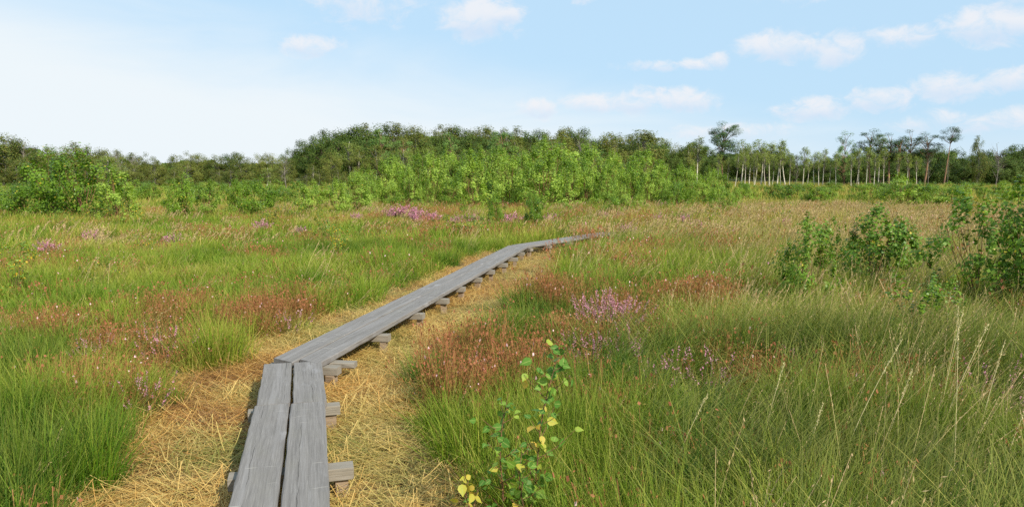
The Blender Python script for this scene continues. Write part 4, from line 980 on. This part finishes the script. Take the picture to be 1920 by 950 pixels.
def sapling(u, vb, top_u, vt, n_br, per, size, vfn, label, seed, spread=.16):
    rng = np.random.default_rng(seed); x, y = pix(u, vb, 0.0)
    H = hgt(vt, y) - .02; dx = (top_u - u) / F * y
    root = thing('birch_sapling', label, 'sapling', (x, y, float(ground_z(x, y))))
    tg, lg = Geo(), Geo()
    f = np.linspace(0, 1, 10); st = np.stack([dx * f ** 1.2 + .015 * np.sin(f * 7), .02 * np.sin(f * 5), f * H * .97], 1); st[0, 2] = -.05
    tube(tg, st, .0055 * (1 - f * .75), 6)
    for k in range(n_br):
        fb = .12 + .83 * (k + rng.random() * .6) / n_br; p = np.array([np.interp(fb, f, st[:, j]) for j in range(3)])
        a = k * 2.4 + rng.normal(0, .4); L = spread * rng.uniform(.5, 1.25) * (1.15 - .7 * fb)
        q = np.array([p, p + np.array([math.cos(a) * L * .5, math.sin(a) * L * .5, L * .3]), p + np.array([math.cos(a) * L, math.sin(a) * L, L * .75])])
        tube(tg, q, [.0026, .002, .001], 4)
        for j in range(per):
            t_ = (j + .7) / per; c = q[0] * (1 - t_) + q[2] * t_ + rng.normal(0, .012, 3); d = rng.normal(size=3) * (1, 1, .6) + (math.cos(a) * .4, math.sin(a) * .4, -.45)
            heart_leaves(lg, [c], [d], [size * rng.uniform(.65, 1.2)], rng, [vfn(fb, rng)])
    put('stem', tg.mesh('stem', [M_SAPBARK], True), root); put('leaves', lg.mesh('leaves', [M_HEART]), root)
def vgreen(f, rng): return rng.uniform(.0, .76) if rng.random() < .93 else rng.uniform(.8, 1)
def vmix(f, rng): return rng.uniform(.80, .93) if (.42 < f < .55 and rng.random() < .5) or rng.random() < .04 else rng.uniform(.05, .78)
sapling(985, 1010, 1050, 622, 24, 4, .050, vmix, 'foreground birch sapling with heart-shaped green leaves and a few yellow ones', 1, .19)
sapling(935, 1020, 950, 725, 16, 4, .047, vmix, 'shorter leafy birch sapling left of the tallest foreground sapling', 2, .13)
sapling(900, 1045, 868, 880, 8, 3, .048, lambda f, r: r.uniform(.82, .93), 'low birch shoot with all yellow leaves beside the straw', 3, .12)
sapling(985, 1040, 975, 830, 12, 4, .050, vgreen, 'low dense green birch shoot at the bottom centre', 4, .14)
sapling(1905, 1010, 1912, 915, 4, 3, .05, lambda f, r: r.uniform(.3, .7), 'low green shoot in the bottom right corner', 6, .1)
# ---- dry pale grass stalks standing alone on the right
def stalk(u, vb, tu, vt, label, seed, w=.0055):
    x, y = pix(u, vb, 0.); H = hgt(vt, y); dx = (tu - u) / F * y
    root = thing('dry_grass_stalk', label, 'grass stalk', (x, y, float(ground_z(x, y))), group='pale dry stalks on the right'); rng = np.random.default_rng(seed); geo = Geo(); hg = Geo()
    f = np.linspace(0, 1, 12); q = np.stack([dx * f ** 1.5, .05 * f ** 2, H * f], 1); q[0, 2] = -.03
    tube(geo, q, w * .5 * (1 - .6 * f), 5); me = geo.mesh('stem', [M_DRY]); put('stem', me, root)
    n = 60; t_ = rng.uniform(.78, 1, n); C = np.stack([np.interp(t_, f, q[:, j]) for j in range(3)], 1) + rng.normal(0, .004, (n, 3)); quads(hg, C, .014, rng, axis=np.tile([dx * .3, 0, H], (n, 1)) / H, aspect=.3)
    put('seed_head', hg.mesh('seed_head', [M_DRY]), root)
m, gg = material('dry_stalk'); principled(gg, gg.mix(gg.attr('v'), (.50, .43, .20, 1), (.72, .62, .34, 1)), .6, .3, trans=.15); M_DRY = m
for i, (u, vb, tu, vt, lab) in enumerate(((1783, 1000, 1782, 560, 'straightest pale dry stalk standing upright in the right foreground'), (1748, 880, 1850, 610, 'pale dry stalk arching right of the upright one'), (1752, 850, 1800, 580, 'pale dry stalk crossing the upright one'),
                                           (1560, 940, 1690, 640, 'pale dry stalk leaning right in the middle of the moor grass'), (1860, 960, 1935, 740, 'pale dry stalk leaning out at the right edge'), (1420, 900, 1470, 690, 'thin dry stalk near the faded lilac heather'), (1640, 930, 1710, 700, 'thin golden stalk left of the crossing pale stalks'), (1820, 900, 1880, 640, 'thin golden stalk between the crossing stalks and the right edge'), (1490, 960, 1545, 760, 'thin golden stalk low in the bottom right quarter'), (1250, 930, 1330, 740, 'thin golden stalk below the upright heather spikes'))):
    stalk(u, vb, tu, vt, lab, i)
